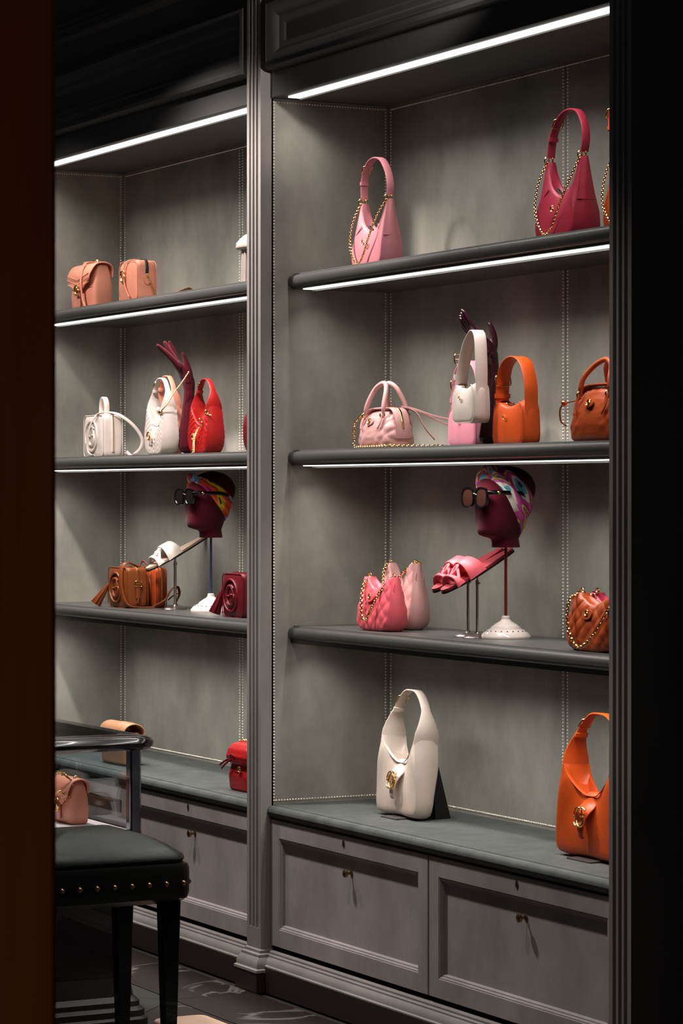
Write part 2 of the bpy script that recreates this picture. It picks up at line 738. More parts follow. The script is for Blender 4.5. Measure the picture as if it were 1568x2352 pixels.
def buckle(parent, c, w, h, wire, tilt=0, name='buckle'):
    """rectangular frame, w along y, h along the strap"""
    p = []
    rr = min(w, h) * .25
    for cx, cz, a0 in ((w / 2 - rr, h / 2 - rr, 0), (-w / 2 + rr, h / 2 - rr, 90), (-w / 2 + rr, -h / 2 + rr, 180), (w / 2 - rr, -h / 2 + rr, 270)):
        for k in range(4):
            a = math.radians(a0 + 30 * k)
            p.append((0, cx + rr * math.cos(a), cz + rr * math.sin(a)))
    g = G().tube(p, wire, 6, closed=True)
    g.tube([(0, -w / 2, 0), (0, w / 2, 0)], wire * .8, 6)
    g.tube([(-wire, 0, 0), (-wire * 1.5, 0, -h / 2)], wire * .6, 6)
    return g.build(name, 'gold', parent, 60, loc=c, rot=(0, tilt, 0))


def quilt(p, amp):
    return lambda x, z: amp * (abs(math.sin(PI * (x + z) / p) * math.sin(PI * (x - z) / p)) ** .4 - .3)


def chevron(p, amp, slope=1.3, per=.09):
    def f(x, z):
        u = z + slope * abs(((x + per * 10) % per) - per / 2)
        return amp * (abs(math.sin(PI * u / p)) ** .5 - .4)
    return f


# ------------------------------------------------------------------ the built-in shelving
FZ = -.065
BY = .43
ZTOP, ZA, ZB, ZC, ZT = 2.785, 2.227, 1.663, 1.10, .53
BAYS = ((-2.19, -.10), (0.0, 2.03))
XR = 2.03


def struct(g, name, mat, label, cat, **k):
    o = g.build(name, mat, **k)
    return tag(o, label, cat, kind='structure')


def dome(g, c, nrm, r=.0036):
    nrm = Vector(nrm)
    u = nrm.orthogonal().normalized()
    v = nrm.cross(u)
    c = Vector(c)
    L_ = []
    for rr, h in ((1, 0), (.8, .5), (.35, .85)):
        L_.append([c + (u * math.cos(2 * PI * k / 7) + v * math.sin(2 * PI * k / 7)) * r * rr + nrm * r * h for k in range(7)])
    g.loops(L_, cap0=False)


def studline(g, a, b, nrm, sp=.01):
    a, b = Vector(a), Vector(b)
    n = max(2, int(round((b - a).length / sp)))
    for i in range(n + 1):
        dome(g, a.lerp(b, i / n), nrm)


# back wall with its upholstered panels
wb = G().box(-3.2, 3.2, BY + .01, BY + .06, FZ, 3.6)
wb = struct(wb, 'wall_back', 'panel', 'grey upholstered wall behind the shelves of both bays', 'wall')
for bi, (x0, x1) in enumerate(BAYS):
    mid = (-1.115, 1.08)[bi]
    for a, b in ((x0, mid), (mid, x1)):
        G().box(a + .001, b - .001, BY, BY + .012, ZT - .02, ZTOP + .01).build('upholstered_panel', 'panel', wb, 0, bevel=.003)
    g = G()
    for sx in (x0 + .014, mid - .0125, mid + .0125):
        studline(g, (sx, BY, ZT + .012), (sx, BY, ZTOP - .012), (0, -1, 0))
    for z in (ZT + .012, ZTOP - .012):
        studline(g, (x0 + .014, BY, z), (x1, BY, z), (0, -1, 0))
    g.build('stud_rows', 'stud', wb, 60, kind='stuff', label='rows of small pewter nail heads')

# side walls of the bays
for bi, (nm, xx, dr) in enumerate((('wall_left', -2.19, -1), ('wall_middle', 0.0, -1), ('wall_right', 2.03, 1))):
    th = .098 / 2 if nm == 'wall_middle' else .05
    a, b = (xx - .05, xx) if dr < 0 else (xx, xx + .05)
    wl = struct(G().box(a, b, .002, BY + .01, ZT - .05, ZTOP), nm, 'panel',
                ('grey upholstered side panel at the far left end of the left bay', 'grey upholstered side panel beside the fluted middle pilaster', 'grey upholstered side panel hidden by the dark right pilaster')[bi], 'wall', smooth=0, bevel=.002)
    if dr < 0:
        g = G()
        for sy in (.012, BY - .012):
            studline(g, (xx, sy, ZT + .012), (xx, sy, ZTOP - .012), (1, 0, 0))
        for z in (ZT + .012, ZTOP - .012):
            studline(g, (xx, .02, z), (xx, BY - .02, z), (1, 0, 0))
        g.build('stud_rows', 'stud', wl, 60, kind='stuff', label='rows of small pewter nail heads')
struct(G().box(-.10, -.05, .002, BY + .01, ZT - .05, ZTOP), 'wall_divider', 'panel', 'grey panel closing the right end of the left bay', 'wall', smooth=0)


# fluted pilasters
def pilaster(name, x0, x1, label, back=.01):
    W = x1 - x0
    yf = -.035
    prof = [(x0, back), (x0, yf)]
    lead = .012
    fl = (W - 2 * lead) / 3
    for k in range(3):
        a = x0 + lead + k * fl
        ww = fl * .62
        a += (fl - ww) / 2
        for q in range(9):
            th = PI * q / 8
            prof.append((a + ww / 2 - ww / 2 * math.cos(th), yf + .0085 * math.sin(th)))
    prof += [(x1, yf), (x1, back)]
    g = G().prism_z(prof, .135, 3.6)
    g.box(x0, x1, yf, back, .07, .135)
    o = struct(g, name, 'pil', label, 'trim', smooth=30)
    # moulded base
    pr = [(0, .07), (.006, .066), (.006, .058), (.014, .054), (.014, .046), (.022, .036), (.026, .024), (.026, .012), (.032, .008), (.032, 0), (0, 0)]
    loops = [[(x0 - d, back, z), (x0 - d, yf - d, z), (x1 + d, yf - d, z), (x1 + d, back, z)] for d, z in reversed(pr)]
    G().loops(loops).build('moulded_base', 'pil', o, 30)
    G().box(x0 - .03, x1 + .03, yf - .03, back, FZ, 0).build('plinth_block', 'kick', o, 0, bevel=.002)
    return o


pilaster('trim_1', -.10, 0.0, 'fluted grey pilaster between the two bays of shelves')
pilaster('trim_2', XR, XR + .102, 'dark fluted pilaster along the right edge of the shelves', .13)
pilaster('trim_3', -2.29, -2.19, 'fluted grey pilaster at the far left behind the brown door post')
struct(G().box(XR + .102, 3.4, .12, .16, FZ, 3.6), 'wall_side', 'jamb', 'dark wall right of the right pilaster', 'wall', smooth=0)


def rect_sweep(x0, x1, z0, z1, prof, y=0):
    """prof: (inset, outward height) swept round a rectangle with mitres"""
    return G().loops([[(x0 + d, y - h, z0 + d), (x1 - d, y - h, z0 + d), (x1 - d, y - h, z1 - d), (x0 + d, y - h, z1 - d)] for d, h in prof], cap0=False, cap1=False)


# fascias over the bays
for bi, (x0, x1) in enumerate(BAYS):
    side = ('left', 'right')[bi]
    f = struct(G().box(x0, x1, 0, .03, ZTOP, 3.6), 'trim_%d' % (4 + bi), 'dark', 'dark panelled fascia above the %s bay' % side, 'trim', smooth=0)
    pr = [(0, 0), (0, .024), (.008, .036), (.020, .040), (.030, .036), (.046, .030), (.062, .012), (.078, .007), (.088, 0)]
    rect_sweep(x0 + .025, x1 - .025, 2.868, 3.095, pr).build('panel_moulding', 'pil' if 0 else 'dark', f, 30)
    rect_sweep(x0 + .025, x1 - .025, 3.2, 3.5, pr).build('panel_moulding', 'dark', f, 30)
    c = struct(G().box(x0, x1, .03, BY + .01, ZTOP, ZTOP + .05), 'ceiling_%d' % (bi + 1), 'soffit', 'dark soffit over the top shelf of the %s bay' % side, 'ceiling', smooth=0)
    G().box(x0 + .06, x1 - .02, .034, .074, ZTOP - .005, ZTOP + .001).build('light_strip', 'strip', c, 0, label='glowing white strip light')
    G().box(x0 + .06, x1 - .02, .0745, .078, ZTOP - .010, ZTOP + .001).build('strip_baffle', 'soffit', c, 0)  # added lip that cuts the strip's light off the upper back wall
    led(x0 + .085, x1 - .05, .054, ZTOP - .0085)


# shelves
def shelf(x0, x1, zt, label, vis=True):
    t = thing('shelf', label, 'shelf', (0, 0, 0), group='wall shelves')
    yf = .062
    th = .050
    prof = [(BY, zt), (yf + .02, zt), (yf + .018, zt - .004), (yf + .013, zt - .005)]
    r = .019
    cz = zt - .005 - r
    for k in range(11):
        a = PI / 2 + PI * k / 10
        prof.append((yf + .015 + r * .8 * math.cos(a), cz + r * math.sin(a)))
    if not vis:
        prof += [(yf + .012, zt - th - .006), (yf + .022, zt - th - .006)]
    prof += [(yf + .022 if not vis else yf + .017, zt - th), (BY, zt - th)]
    G().prism_x(prof, x0 + .001, x1 - .001).build('board', 'shelf', t, 25)
    yy = .094
    dz = .005 if vis else .0
    zz = zt - th
    if vis:
        G().box(x0 + .045, x1 - .03, yy, yy + .032, zz - .0025, zz + .003).build('light_strip', 'strip', t, 0, label='glowing white strip light')
        G().box(x0 + .045, x1 - .03, yy + .0325, yy + .036, zz - .008, zz + .003).build('strip_baffle', 'shelf', t, 0)  # added lip behind the strip, keeps the wall just below the board dark
    else:
        G().box(x0 + .045, x1 - .03, yy, yy + .032, zz - .0008, zz + .003).build('light_strip', 'strip', t, 0, label='glowing white strip light')
        G().box(x0 + .045, x1 - .03, yy + .0325, yy + .036, zz - .006, zz + .003).build('strip_baffle', 'shelf', t, 0)  # same added light-blocking lip, shallower
    led(x0 + .075, x1 - .06, yy + .016, zz - (.0065 if vis else .0045))
    return t


NB = ('left', 'right')
for bi, (x0, x1) in enumerate(BAYS):
    shelf(x0, x1, ZA, 'charcoal rounded-edge top shelf of the %s bay' % NB[bi])
    shelf(x0, x1, ZB, 'charcoal rounded-edge middle shelf of the %s bay' % NB[bi])
    shelf(x0, x1, ZC, 'charcoal rounded-edge shelf of the %s bay carrying the mannequin head' % NB[bi], False)

# worktops
for bi, (x0, x1) in enumerate(BAYS):
    prof = [(BY, ZT), (.012, ZT), (.010, ZT - .003), (.005, ZT - .003)]
    for k in range(9):
        a = PI / 2 + PI * k / 8
        prof.append((.004 + .016 * math.cos(a) + (.007 * (k - 4) / 4 if k > 4 else 0), ZT - .022 + .019 * math.sin(a)))
    prof += [(.012, ZT - .0425), (.020, ZT - .044), (BY, ZT - .044)]
    t = G().prism_x(prof, x0 + .001, x1 - .001).build('worktop', 'counter', None, 25)
    tag(t, 'charcoal padded worktop with rounded edge in the %s bay' % NB[bi], 'worktop')


# cabinets with drop doors
def cabinet(x0, x1, label, n):
    t = thing('cabinet', label, 'cabinet', (x0, 0, 0), group='cabinets under the worktops')
    W = x1 - x0
    G().box(.001, W - .001, .022, BY, .083, ZT - .045).build('body', 'front', t, 0)
    d = thing_part('door', t)
    z0, z1 = .082, ZT - .046
    pr = [(0, -.02), (0, -.001), (.001, 0), (.055, 0), (.057, -.002), (.060, -.002), (.064, -.007), (.067, -.007), (.071, -.016), (.074, -.016)]
    g = rect_sweep(.004, W - .004, z0, z1, pr)
    i = .074
    g.add([(.004 + i, .016, z0 + i), (W - .004 - i, .016, z0 + i), (W - .004 - i, .016, z1 - i), (.004 + i, .016, z1 - i)], [(0, 1, 2, 3)])
    door = g.build('door', 'front', t, 25)
    kx = W / 2 + .012
    kz = .372
    prof = [(.004, 0), (.004, .012), (.005, .016), (.010, .017), (.0125, .021), (.0115, .026), (.006, .029), (.001, .0295)]
    k = G().lathe([(.009, -.001), (.009, .002)] + prof, 16).build('knob', 'brass', door, 40, loc=(kx, .016, kz), rot=(PI / 2, 0, 0))
    e = G().lathe([(.007, 0), (.009, .001), (.009, .002), (.006, .003), (.001, .003)], 16).build('keyhole', 'brass', door, 40, loc=(W / 2 - .01, .0, .461), rot=(PI / 2, 0, 0), label='small oval brass keyhole plate')
    e.scale = (.75, 1.25, 1)
    return t


def thing_part(name, parent):
    return None


cabinet(-2.19, -1.145, 'grey drop-door cabinet at the far left behind the glass case', 0)
cabinet(-1.145, -.10, 'grey drop-door cabinet left of the middle pilaster', 1)
cabinet(0, 1.028, 'grey drop-door cabinet right of the middle pilaster, under the cream bag', 2)
cabinet(1.028, 2.03, 'grey drop-door cabinet at the right, under the big orange bag', 3)

# base moulding and kick board
for bi, (x0, x1) in enumerate(BAYS):
    pr = [(.012, .066), (-.004, .066), (-.008, .062), (-.008, .056), (-.014, .052), (-.014, .047), (-.022, .041), (-.027, .032), (-.028, .024), (-.034, .021), (-.034, .017), (.012, .017)]
    b = struct(G().prism_x(pr, x0, x1), 'baseboard_%s' % NB[bi], 'pil', 'stepped grey base moulding under the cabinets of the %s bay' % NB[bi], 'baseboard', smooth=30)
    G().box(x0, x1, -.034, .012, FZ, .0165).build('kick_board', 'kick', b, 0, bevel=.0015)

# floor of marble tiles laid diagonally, with a border along the cabinets
fl = struct(G().box(-4, 9, -6, .5, FZ - .06, FZ - .006), 'floor', 'grout', 'dark marble tiled floor', 'floor', smooth=0)
cnt = 0
p = .30


def tile_mesh(name, pts, m):
    g = G().prism_z(pts, FZ - .02, FZ)
    return g.build('tile', m, fl, 0)


tA = None
for k in range(-4, 5):
    a = k * .62
    tile_mesh('tile', [(a + .0015, -.34), (a + .6185, -.34), (a + .6185, -.066), (a + .0015, -.066)], M['floor'])
h = .31
for i in range(-8, 9):
    for j in range(0, 7):
        for par in (0, 1):
            cx = (i + par * .5) * 2 * h
            cy = -.345 - h - (j + par * .5) * 2 * h + (h if 0 else 0)
            if -1.6 < cx < 2.6 and cy > -2.6:
                q = h - .002
                top = -.3435
                pts = [(cx - q, cy), (cx, cy - q), (cx + q, cy), (cx, cy + q)]
                tile_mesh('tile', pts, M['floor2'] if (i * 2 + par + j) % 3 == 0 else M['floor'])
for i in range(-3, 5):   # half tiles against the border
    cx = (i + .5) * 2 * h
    tile_mesh('tile', [(cx - h + .002, -.345), (cx, -.345 - h + .003), (cx + h - .002, -.345)][::-1], M['floor2'] if i % 2 else M['floor'])

# door posts in the foreground
post = G()
prof = [(-.9, .0), (-.075, 0), (-.07, .006), (-.045, .006), (-.04, -.004), (-.004, -.004), (0, 0), (-.06, .14), (-.9, .14)]
post.prism_z([(x, y) for x, y in prof], FZ, 3.4)
lp = post.build('wall_post', 'wood', None, 30, loc=(0, 0, 0))
tag(lp, 'dark brown wooden door post filling the left edge', 'door post', kind='structure')
rt0 = Vector((.463, .8865, 0)).normalized()
edge = CAM + (fw * 6500 + rt0 * (128 - 784)) * (3.2 / 6500)
lp.location = (edge.x, edge.y, 0)
lp.rotation_euler = (0, 0, math.atan2(rt0.y, rt0.x))


# ------------------------------------------------------------------ handbags
def strap_loop(parent, pts, width, thick, mat, name='strap', n=40, wdir=(0, 1, 0)):
    P = spline(pts, n)
    wl = lerp_list(width, n) if isinstance(width, (list, tuple)) else width
    return G().ribbon(P, wl, thick, wdir).build(name, mat, parent, 50)


def chain_hobo(label, mat, loc, k=1.0, W=.195, Hn=.205, top=.341, T=.08, group='chain hobo bags on the top shelf', rz=0, sk=0.):
    t = thing('handbag', label, 'handbag', loc, rz, group)
    w = W / 2
    O = mirror([(-.90 * w, Hn), (-.92 * w, Hn * .83), (-.97 * w, .10), (-w, .045), (-.95 * w, .012), (-.7 * w, 0), (0, 0)])
    I = mirror([(-.78 * w, Hn), (-.72 * w, Hn * .86), (-.52 * w, Hn * .68), (-.25 * w, Hn * .58), (0, Hn * .55)])
    hb = T / 2
    body = crescent(O, I, [.011, .018, .027, hb * .92, hb, hb, hb, hb, hb, hb * .92, .027, .018, .011], [.010, .014, .017, .018, .018, .018, .017, .014, .010], bulge=.010, trough=.012, gb=.011, n=60, nw=16)
    body = body.build('body', mat, t, 70)
    # zip in the opening
    zp = spline([(-.5 * w, 0, Hn * .655), (-.25 * w, 0, Hn * .57), (0, 0, Hn * .545), (.3 * w, 0, Hn * .58)], 12)
    G().ribbon([(p.x, p.y, p.z - .003) for p in zp], .012, .006).build('zip', 'zip', body, 0, label='dark gold-toothed zip')
    # yoke seams
    for sx in (-1, 1):
        s_ = [(sx * .55 * w, -.026, Hn * .64), (sx * .75 * w, -.034, Hn * .52), (sx * .94 * w, -.031, Hn * .47), (sx * 1.03 * w, -.022, Hn * .46), (sx * 1.075 * w, 0, Hn * .46), (sx * 1.03 * w, .022, Hn * .46)]
        G().tube(spline(s_, 18), .0014, 5).build('seam', mat, body, 60)
    hh = Hn
    sp = [(-.86 * w, 0, hh + .012), (-.88 * w, 0, hh + .045), (-.80 * w, 0, top - .050), (-.50 * w, 0, top - .012), (-.1 * w, 0, top), (.36 * w, 0, top - .010), (.72 * w, 0, top - .048), (.88 * w, 0, hh + .045), (.86 * w, 0, hh + .012)]
    sp = [(x - sk * max(0, (z - hh - .012) / (top - hh)), y, z) for x, y, z in sp]
    st = strap_loop(t, sp, .025, .006, mat)
    buckle(st, (-.70 * w - sk * .72, 0, top - .032), .033, .03, .0022, .62)
    strap_loop(st, [(-.865 * w - sk * .48, 0, top - .068), (-.875 * w - sk * .42, 0, top - .078)], .030, .012, mat, 'keeper', 3)
    for sx in (-1, 1):
        ring((sx * .86 * w, 0, hh + .006), .011, .0022, 'y').build('ring', 'gold', t, 60)
        ring((sx * .86 * w, -.008, hh + .004), .013, .002, 'x').build('ring', 'gold', t, 60)
    cp = [(-.86 * w, -.012, hh + .002), (-.92 * w, -.038, hh * .72), (-.90 * w, -.050, hh * .42), (-.66 * w, -.054, .038), (-.3 * w, -.056, .012), (.05 * w, -.056, .028), (.42 * w, -.052, .09), (.70 * w, -.038, .155), (.86 * w, -.012, hh + .002)]
    G().chain(spline(cp, 80), .0085, .0016).build('chain', 'gold', t, 60)
    emblem(t, (-.02 * w, -.0485, Hn * .37), .0075, thick=.2)
    return t


chain_hobo('rose pink hobo handbag with gold chain on the top shelf', 'pink', (.347, .2, ZA))
chain_hobo('raspberry red hobo handbag with gold chain on the top shelf', 'magenta', (1.456, .2, ZA), W=.20, Hn=.22, top=.355, T=.09, sk=-.03)
chain_hobo('orange hobo handbag half hidden by the right pilaster, on the top shelf', 'orange', (1.80, .2, ZA), W=.20, Hn=.21, top=.352, T=.085, sk=.07)


def slouch_hobo(label, mat, loc, W=.25, Hs=.24, top=.39, T=.06, inner='inside', flap=True, disp=None, group=None, rz=0, sw=(.088, .03), lean=0, chainpts=None, stud=False, notch=.68, buckle_side=-1, rnd=False):
    t = thing('handbag', label, 'handbag', loc, rz, group)
    if lean:
        t.rotation_euler = (lean, 0, math.radians(rz))
    w = W / 2
    O = mirror([(-.80 * w, Hs), (-.92 * w, Hs * .72), (-w, Hs * .3), (-w, .03), (-.9 * w, .006), (-.5 * w, .004), (0, .008)])
    if rnd:
        O = mirror([(-.80 * w, Hs), (-.93 * w, Hs * .72), (-w, Hs * .42), (-.95 * w, Hs * .18), (-.78 * w, Hs * .05), (-.45 * w, 0), (0, 0)])
    I = mirror([(-.78 * w, Hs), (-.66 * w, Hs * .88), (-.42 * w, Hs * (notch + .08)), (-.18 * w, Hs * (notch + .01)), (0, Hs * notch)])
    a = sw[0] / 2 * .92
    hb = T / 2
    body = crescent(O, I, [a, a, hb * 1.1, hb, hb * .9, hb, hb * 1.1, a, a], [a, a * .98, a * .8, a * .55, a * .5, a * .55, a * .8, a * .98, a], bulge=.007, disp=disp, trough=.035, gb=.005, n=90 if disp else 50, nw=34 if disp else 14)
    body = body.build('body', mat, t, 60)
    # piping round the mouth
    for sy in (-1, 1):
        P = []
        for p in spline([(x, 0, z) for x, z in I], 30):
            f = abs(p.x) / (.78 * w)
            P.append((p.x, sy * (a * (.5 + .5 * min(1, f ** .9))), p.z))
        G().tube(P, .0018, 5).build('piping', mat, body, 60)
    sp = [(-.80 * w, 0, Hs - .02), (-.80 * w, 0, Hs + (top - Hs) * .3), (-.62 * w, 0, Hs + (top - Hs) * .68), (-.32 * w, 0, Hs + (top - Hs) * .95), (-.02 * w, 0, top),
          (.30 * w, 0, Hs + (top - Hs) * .95), (.62 * w, 0, Hs + (top - Hs) * .68), (.80 * w, 0, Hs + (top - Hs) * .3), (.80 * w, 0, Hs - .02)]
    st = strap_loop(t, sp, [sw[0], sw[0] * .93, sw[0] * .42 + sw[1] * .58, sw[1] * 1.02] + [sw[1]] * 5 + [sw[1] * 1.05, sw[0] * .48 + sw[1] * .52, sw[0] * .95, sw[0]], .005, mat, n=60)
    bx = buckle_side * .53 * w
    buckle(st, (bx, 0, Hs + (top - Hs) * .78), sw[1] * 1.25, sw[1] * 1.25, .0022 * sw[1] / .03 + .0004, -buckle_side * .75)
    G().ribbon([(bx * 1.22, 0, Hs + (top - Hs) * .60), (bx * 1.28, 0, Hs + (top - Hs) * .52)], sw[1] * 1.3, .010).build('keeper', mat, st, 50)
    # crescent seam at the foot of each strap half
    for sx in (-1, 1):
        y = sw[0] / 2
        P = spline([(sx * .83 * w, -y * .99, Hs - .012), (sx * .86 * w, -y * .6, Hs - .034), (sx * .87 * w, 0, Hs - .042), (sx * .86 * w, y * .6, Hs - .034), (sx * .83 * w, y * .99, Hs - .012)], 14)
        G().tube([(p.x - sx * .004, p.y * .97, p.z) for p in P], .0016, 5).build('seam', mat, body, 60)
    if flap:
        y0 = hb + .006
        P = spline([(0, a * .45, Hs * notch - .01), (0, a * .2, Hs * notch + .006), (0, -a * .35, Hs * notch + .004), (0, -a * .62, Hs * notch - .02), (0, -y0 - .009, Hs * .48), (0, -y0 - .013, Hs * .36), (0, -y0 - .012, Hs * .25), (0, -y0 - .006, Hs * .215)], 30)
        fb = G().ribbon(P, lerp_list([.058, .058, .06, .064, .070, .056, .034, .026, .016], 30), .006, (1, 0, 0)).build('tab', mat, t, 50)
        e = emblem(fb, (0, -y0 - .018, Hs * .45), .0225, rx=-.1)
        pass
    return t


slouch_hobo('large cream hobo handbag with gold emblem tab on the right worktop', 'cream', (.505, .205, ZT + .005), W=.255, Hs=.238, top=.385, T=.055, lean=-.10)
tag(G().add([(0, 0, 0), (.12, 0, 0), (.12, .055, 0), (0, .055, 0), (0.01, .0, .16), (.11, .0, .16), (.11, .018, .16), (.01, .018, .16)],
            [(0, 3, 2, 1), (4, 5, 6, 7), (0, 1, 5, 4), (1, 2, 6, 5), (2, 3, 7, 6), (3, 0, 4, 7)]).build('display_block', 'block', None, 0, bevel=.002, loc=(.485, .262, ZT)), 'black wedge block propping up the cream handbag', 'display stand')
tag(G().prism_z([(-.05, -.03), (.05, -.03), (.045, .03), (-.045, .03)], 0, .005).build('display_plate', 'acry', None, 0, bevel=.001, loc=(.52, .175, ZT)), 'flat dark foot plate under the cream handbag', 'display stand')
slouch_hobo('large orange hobo handbag with gold emblem tab on the right worktop', 'orange', (1.63, .18, ZT + .005), W=.30, Hs=.245, top=.39, T=.065, lean=-.06)
tag(G().prism_z([(-.06, -.03), (.06, -.03), (.055, .03), (-.055, .03)], 0, .005).build('display_plate', 'acry', None, 0, bevel=.001, loc=(1.64, .15, ZT)), 'flat dark foot plate under the large orange handbag', 'display stand')


def mini_shoulder(label, mat, loc, W=.163, Hb=.118, top=.25, T=.058, rz=0, strapmat=None, sw=.042, rot=None, hang=False):
    t = thing('handbag', label, 'handbag', loc, rz, 'small shoulder bags around the dark hand', rot)
    w = W / 2
    hb = T / 2
    O = mirror([(-.72 * w, Hb * 1.02), (-.9 * w, Hb * .93), (-.98 * w, Hb * .6), (-w, Hb * .2), (-.93 * w, Hb * .06), (-.7 * w, 0), (0, 0)])
    I = mirror([(-.68 * w, Hb * 1.02), (-.5 * w, Hb * .97), (-.25 * w, Hb * .93), (0, Hb * .915)])
    body = crescent(O, I, [hb * .8, hb, hb, hb, hb, hb, hb, hb, hb * .8], [hb * .72] * 5, bulge=.007, trough=.001, gb=.008, nw=16).build('body', mat, t, 75)
    for sy in (-1, 1):
        G().tube([(p.x * 1.005, sy * hb * .97, p.z) for p in spline([(x, 0, z) for x, z in O], 40)], .0013, 5).build('piping', mat, body, 60)
    G().ribbon(spline([(-.5 * w, 0, Hb * .972), (0, 0, Hb * .918), (.5 * w, 0, Hb * .972)], 10), .008, .003).build('zip', 'zip', body, 0)
    ring((-.5 * w, -.004, Hb * .96), .006, .0016, 'x').build('zip_pull', 'gold', body, 60)
    sp = [(-1.02 * w, 0, Hb * .55), (-.97 * w, 0, Hb * 1.0), (-.92 * w, 0, Hb + (top - Hb) * .45), (-.62 * w, 0, Hb + (top - Hb) * .85), (0, 0, top), (.62 * w, 0, Hb + (top - Hb) * .85), (.95 * w, 0, Hb + (top - Hb) * .4), (.99 * w, 0, Hb * 1.0), (1.03 * w, 0, Hb * .58)]
    if hang:
        sp = [(-1.02 * w, 0, Hb * .55), (-.96 * w, 0, Hb), (-.66 * w, 0, Hb + (top - Hb) * .4), (-.22 * w, 0, Hb + (top - Hb) * .76), (.25 * w, 0, top - .008), (.58 * w, 0, top), (.86 * w, 0, Hb + (top - Hb) * .85), (.97 * w, 0, Hb + (top - Hb) * .42), (.99 * w, 0, Hb), (1.03 * w, 0, Hb * .58)]
    st = strap_loop(t, sp, [sw * .75, sw, sw, sw, sw, sw, sw, sw, sw * .75], .004, strapmat or mat)
    buckle(st, (-.90 * w, 0, Hb + (top - Hb) * .5), sw * 1.15, .03, .002, -.15)
    G().ribbon([(-.95 * w, 0, Hb + (top - Hb) * .22), (-.955 * w, 0, Hb + (top - Hb) * .12)], sw * 1.15, .011).build('keeper', mat, st, 50)
    emblem(t, (-.15 * w, -hb - .0055, Hb * .66), .0052, thick=.22)
    return t


mini_shoulder('small bright orange shoulder bag right of the dark hand', 'orange', (1.184, .2, ZB), sw=.044)
mini_shoulder('small candy pink shoulder bag behind the white one', 'babypink', (.835, .25, ZB), W=.16, Hb=.115, top=.253, sw=.042)
mini_shoulder('small white shoulder bag hanging from the dark hand', 'white', (1.012, .150, ZB + .066), W=.122, Hb=.106, top=.265, T=.055, sw=.040, hang=True)


# quilted dome bags
def dome_bag(label, mat, loc, a=.10, b=.055, H=.128, htop=.21, rz=0, tag_x=True, chainpath=None):
    t = thing('handbag', label, 'handbag', loc, rz, 'quilted dome bags on the middle shelf')
    secs = [(.0, 0, a * .93, b * .86), (.008, 0, a, b * .97), (H * .3, 0, a, b), (H * .55, 0, a * .95, b * .88), (H * .75, 0, a * .86, b * .68), (H * .9, 0, a * .74, b * .46), (H * .98, 0, a * .62, b * .26), (H, 0, a * .55, b * .1)]
    q = quilt(.042, .0065)
    body = loft(secs, 72, 44, 3.2, lambda x, z: q(x, z) if z > .012 else 0).build('body', mat, t, 60)
    # zip panel over the top and down the side
    zp = spline([(a * 1.02, 0, H * .25), (a * 1.03, 0, H * .42), (a * .98, 0, H * .7), (a * .80, 0, H * .96), (a * .5, 0, H * 1.04), (-a * .5, 0, H * 1.04), (-a * .80, 0, H * .96), (-a * .98, 0, H * .7), (-a * 1.03, 0, H * .42)], 44)
    zpn = G().ribbon(zp, .046, .006).build('zip_panel', mat, t, 60)
    G().ribbon([p * 1.0 + Vector((.0035 * (1 if p.x > 0 else -1) * min(1, abs(p.x) / a) ** 2, 0, .0035 if abs(p.x) < a * .9 else 0)) for p in zp[4:-4]], .008, .003).build('zip', 'gold', zpn, 60, label='gold zip teeth')
    for sy in (-1, 1):
        G().tube([(p.x, sy * .024, p.z) for p in zp], .0014, 5).build('piping', mat, zpn, 60)
        yb = sy * b * .70
        P = spline([(-a * .55, yb, H * .78), (-a * .52, yb * .9, H * 1.12), (-a * .34, yb * .45, htop - .018), (0, yb * .2, htop), (a * .34, yb * .45, htop - .018), (a * .52, yb * .9, H * 1.12), (a * .55, yb, H * .78)], 36)
        h = G().tube(P, [.0035] * 3 + [.0075] * 30 + [.0035] * 3, 10).build('handle', mat, t, 60)
        for sx in (-1, 1):
            ring((sx * a * .545, yb * 1.05, H * .86), .0085, .002, 'x').build('ring', 'gold', h, 60)
            G().ribbon(spline([(sx * a * .55, yb * 1.12, H * .86), (sx * a * .56, sy * (b * .93), H * .62), (sx * a * .5, sy * (b * 1.02), H * .5)], 8), [.014, .013, .012, .012, .011, .009, .006, .003], .004, (1, 0, 0)).build('tab', mat, h, 50)
    g = G().prism_y([(.021 * math.cos(k * PI / 8) * 1.0, .012 * math.sin(k * PI / 8) - (.004)) for k in range(16)], -.002, .002)
    pt = g.build('logo_patch', mat, t, 50, loc=(-.01, -b * .83, H * .72), rot=(-.42, 0, 0))
    emblem(pt, (0, -.003, -.003), .0075, thick=.2)
    return t


d1 = dome_bag('pale pink quilted dome bag with two handles and gold chain', 'palepink', (.405, .2, ZB), .105, .060, .118, .202, 0)
cp = spline([(-.075, -.045, .105), (-.098, -.058, .075), (-.098, -.060, .03), (-.092, -.063, .006), (-.05, -.066, .0055), (.02, -.068, .0055), (.09, -.066, .0055), (.125, -.05, .0055), (.14, 0, .0055), (.15, .04, .0055), (.16, .09, .0055), (.13, .10, .007), (.15, .12, .0055)], 120)
G().chain(cp, .011, .0019).build('chain', 'gold', d1, 60)
for pts in ([(.06, .02, .128), (.09, .05, .12), (.13, .09, .10), (.17, .14, .085)], [(.06, .03, .126), (.09, .06, .115), (.13, .10, .088), (.17, .14, .065)]):
    strap_loop(d1, pts, .006, .003, 'palepink', 'zip_tail', 14, (0, 0, 1))
strap_loop(d1, [(.05, .03, .128), (.09, .055, .11), (.115, .075, .06), (.13, .10, .025)], .018, .003, 'palepink', 'name_tag', 16, (1, -.4, 0))
d2 = dome_bag('rust brown quilted dome bag partly behind the right pilaster', 'rust', (1.665, .2, ZB), .13, .065, .148, .222, 0)
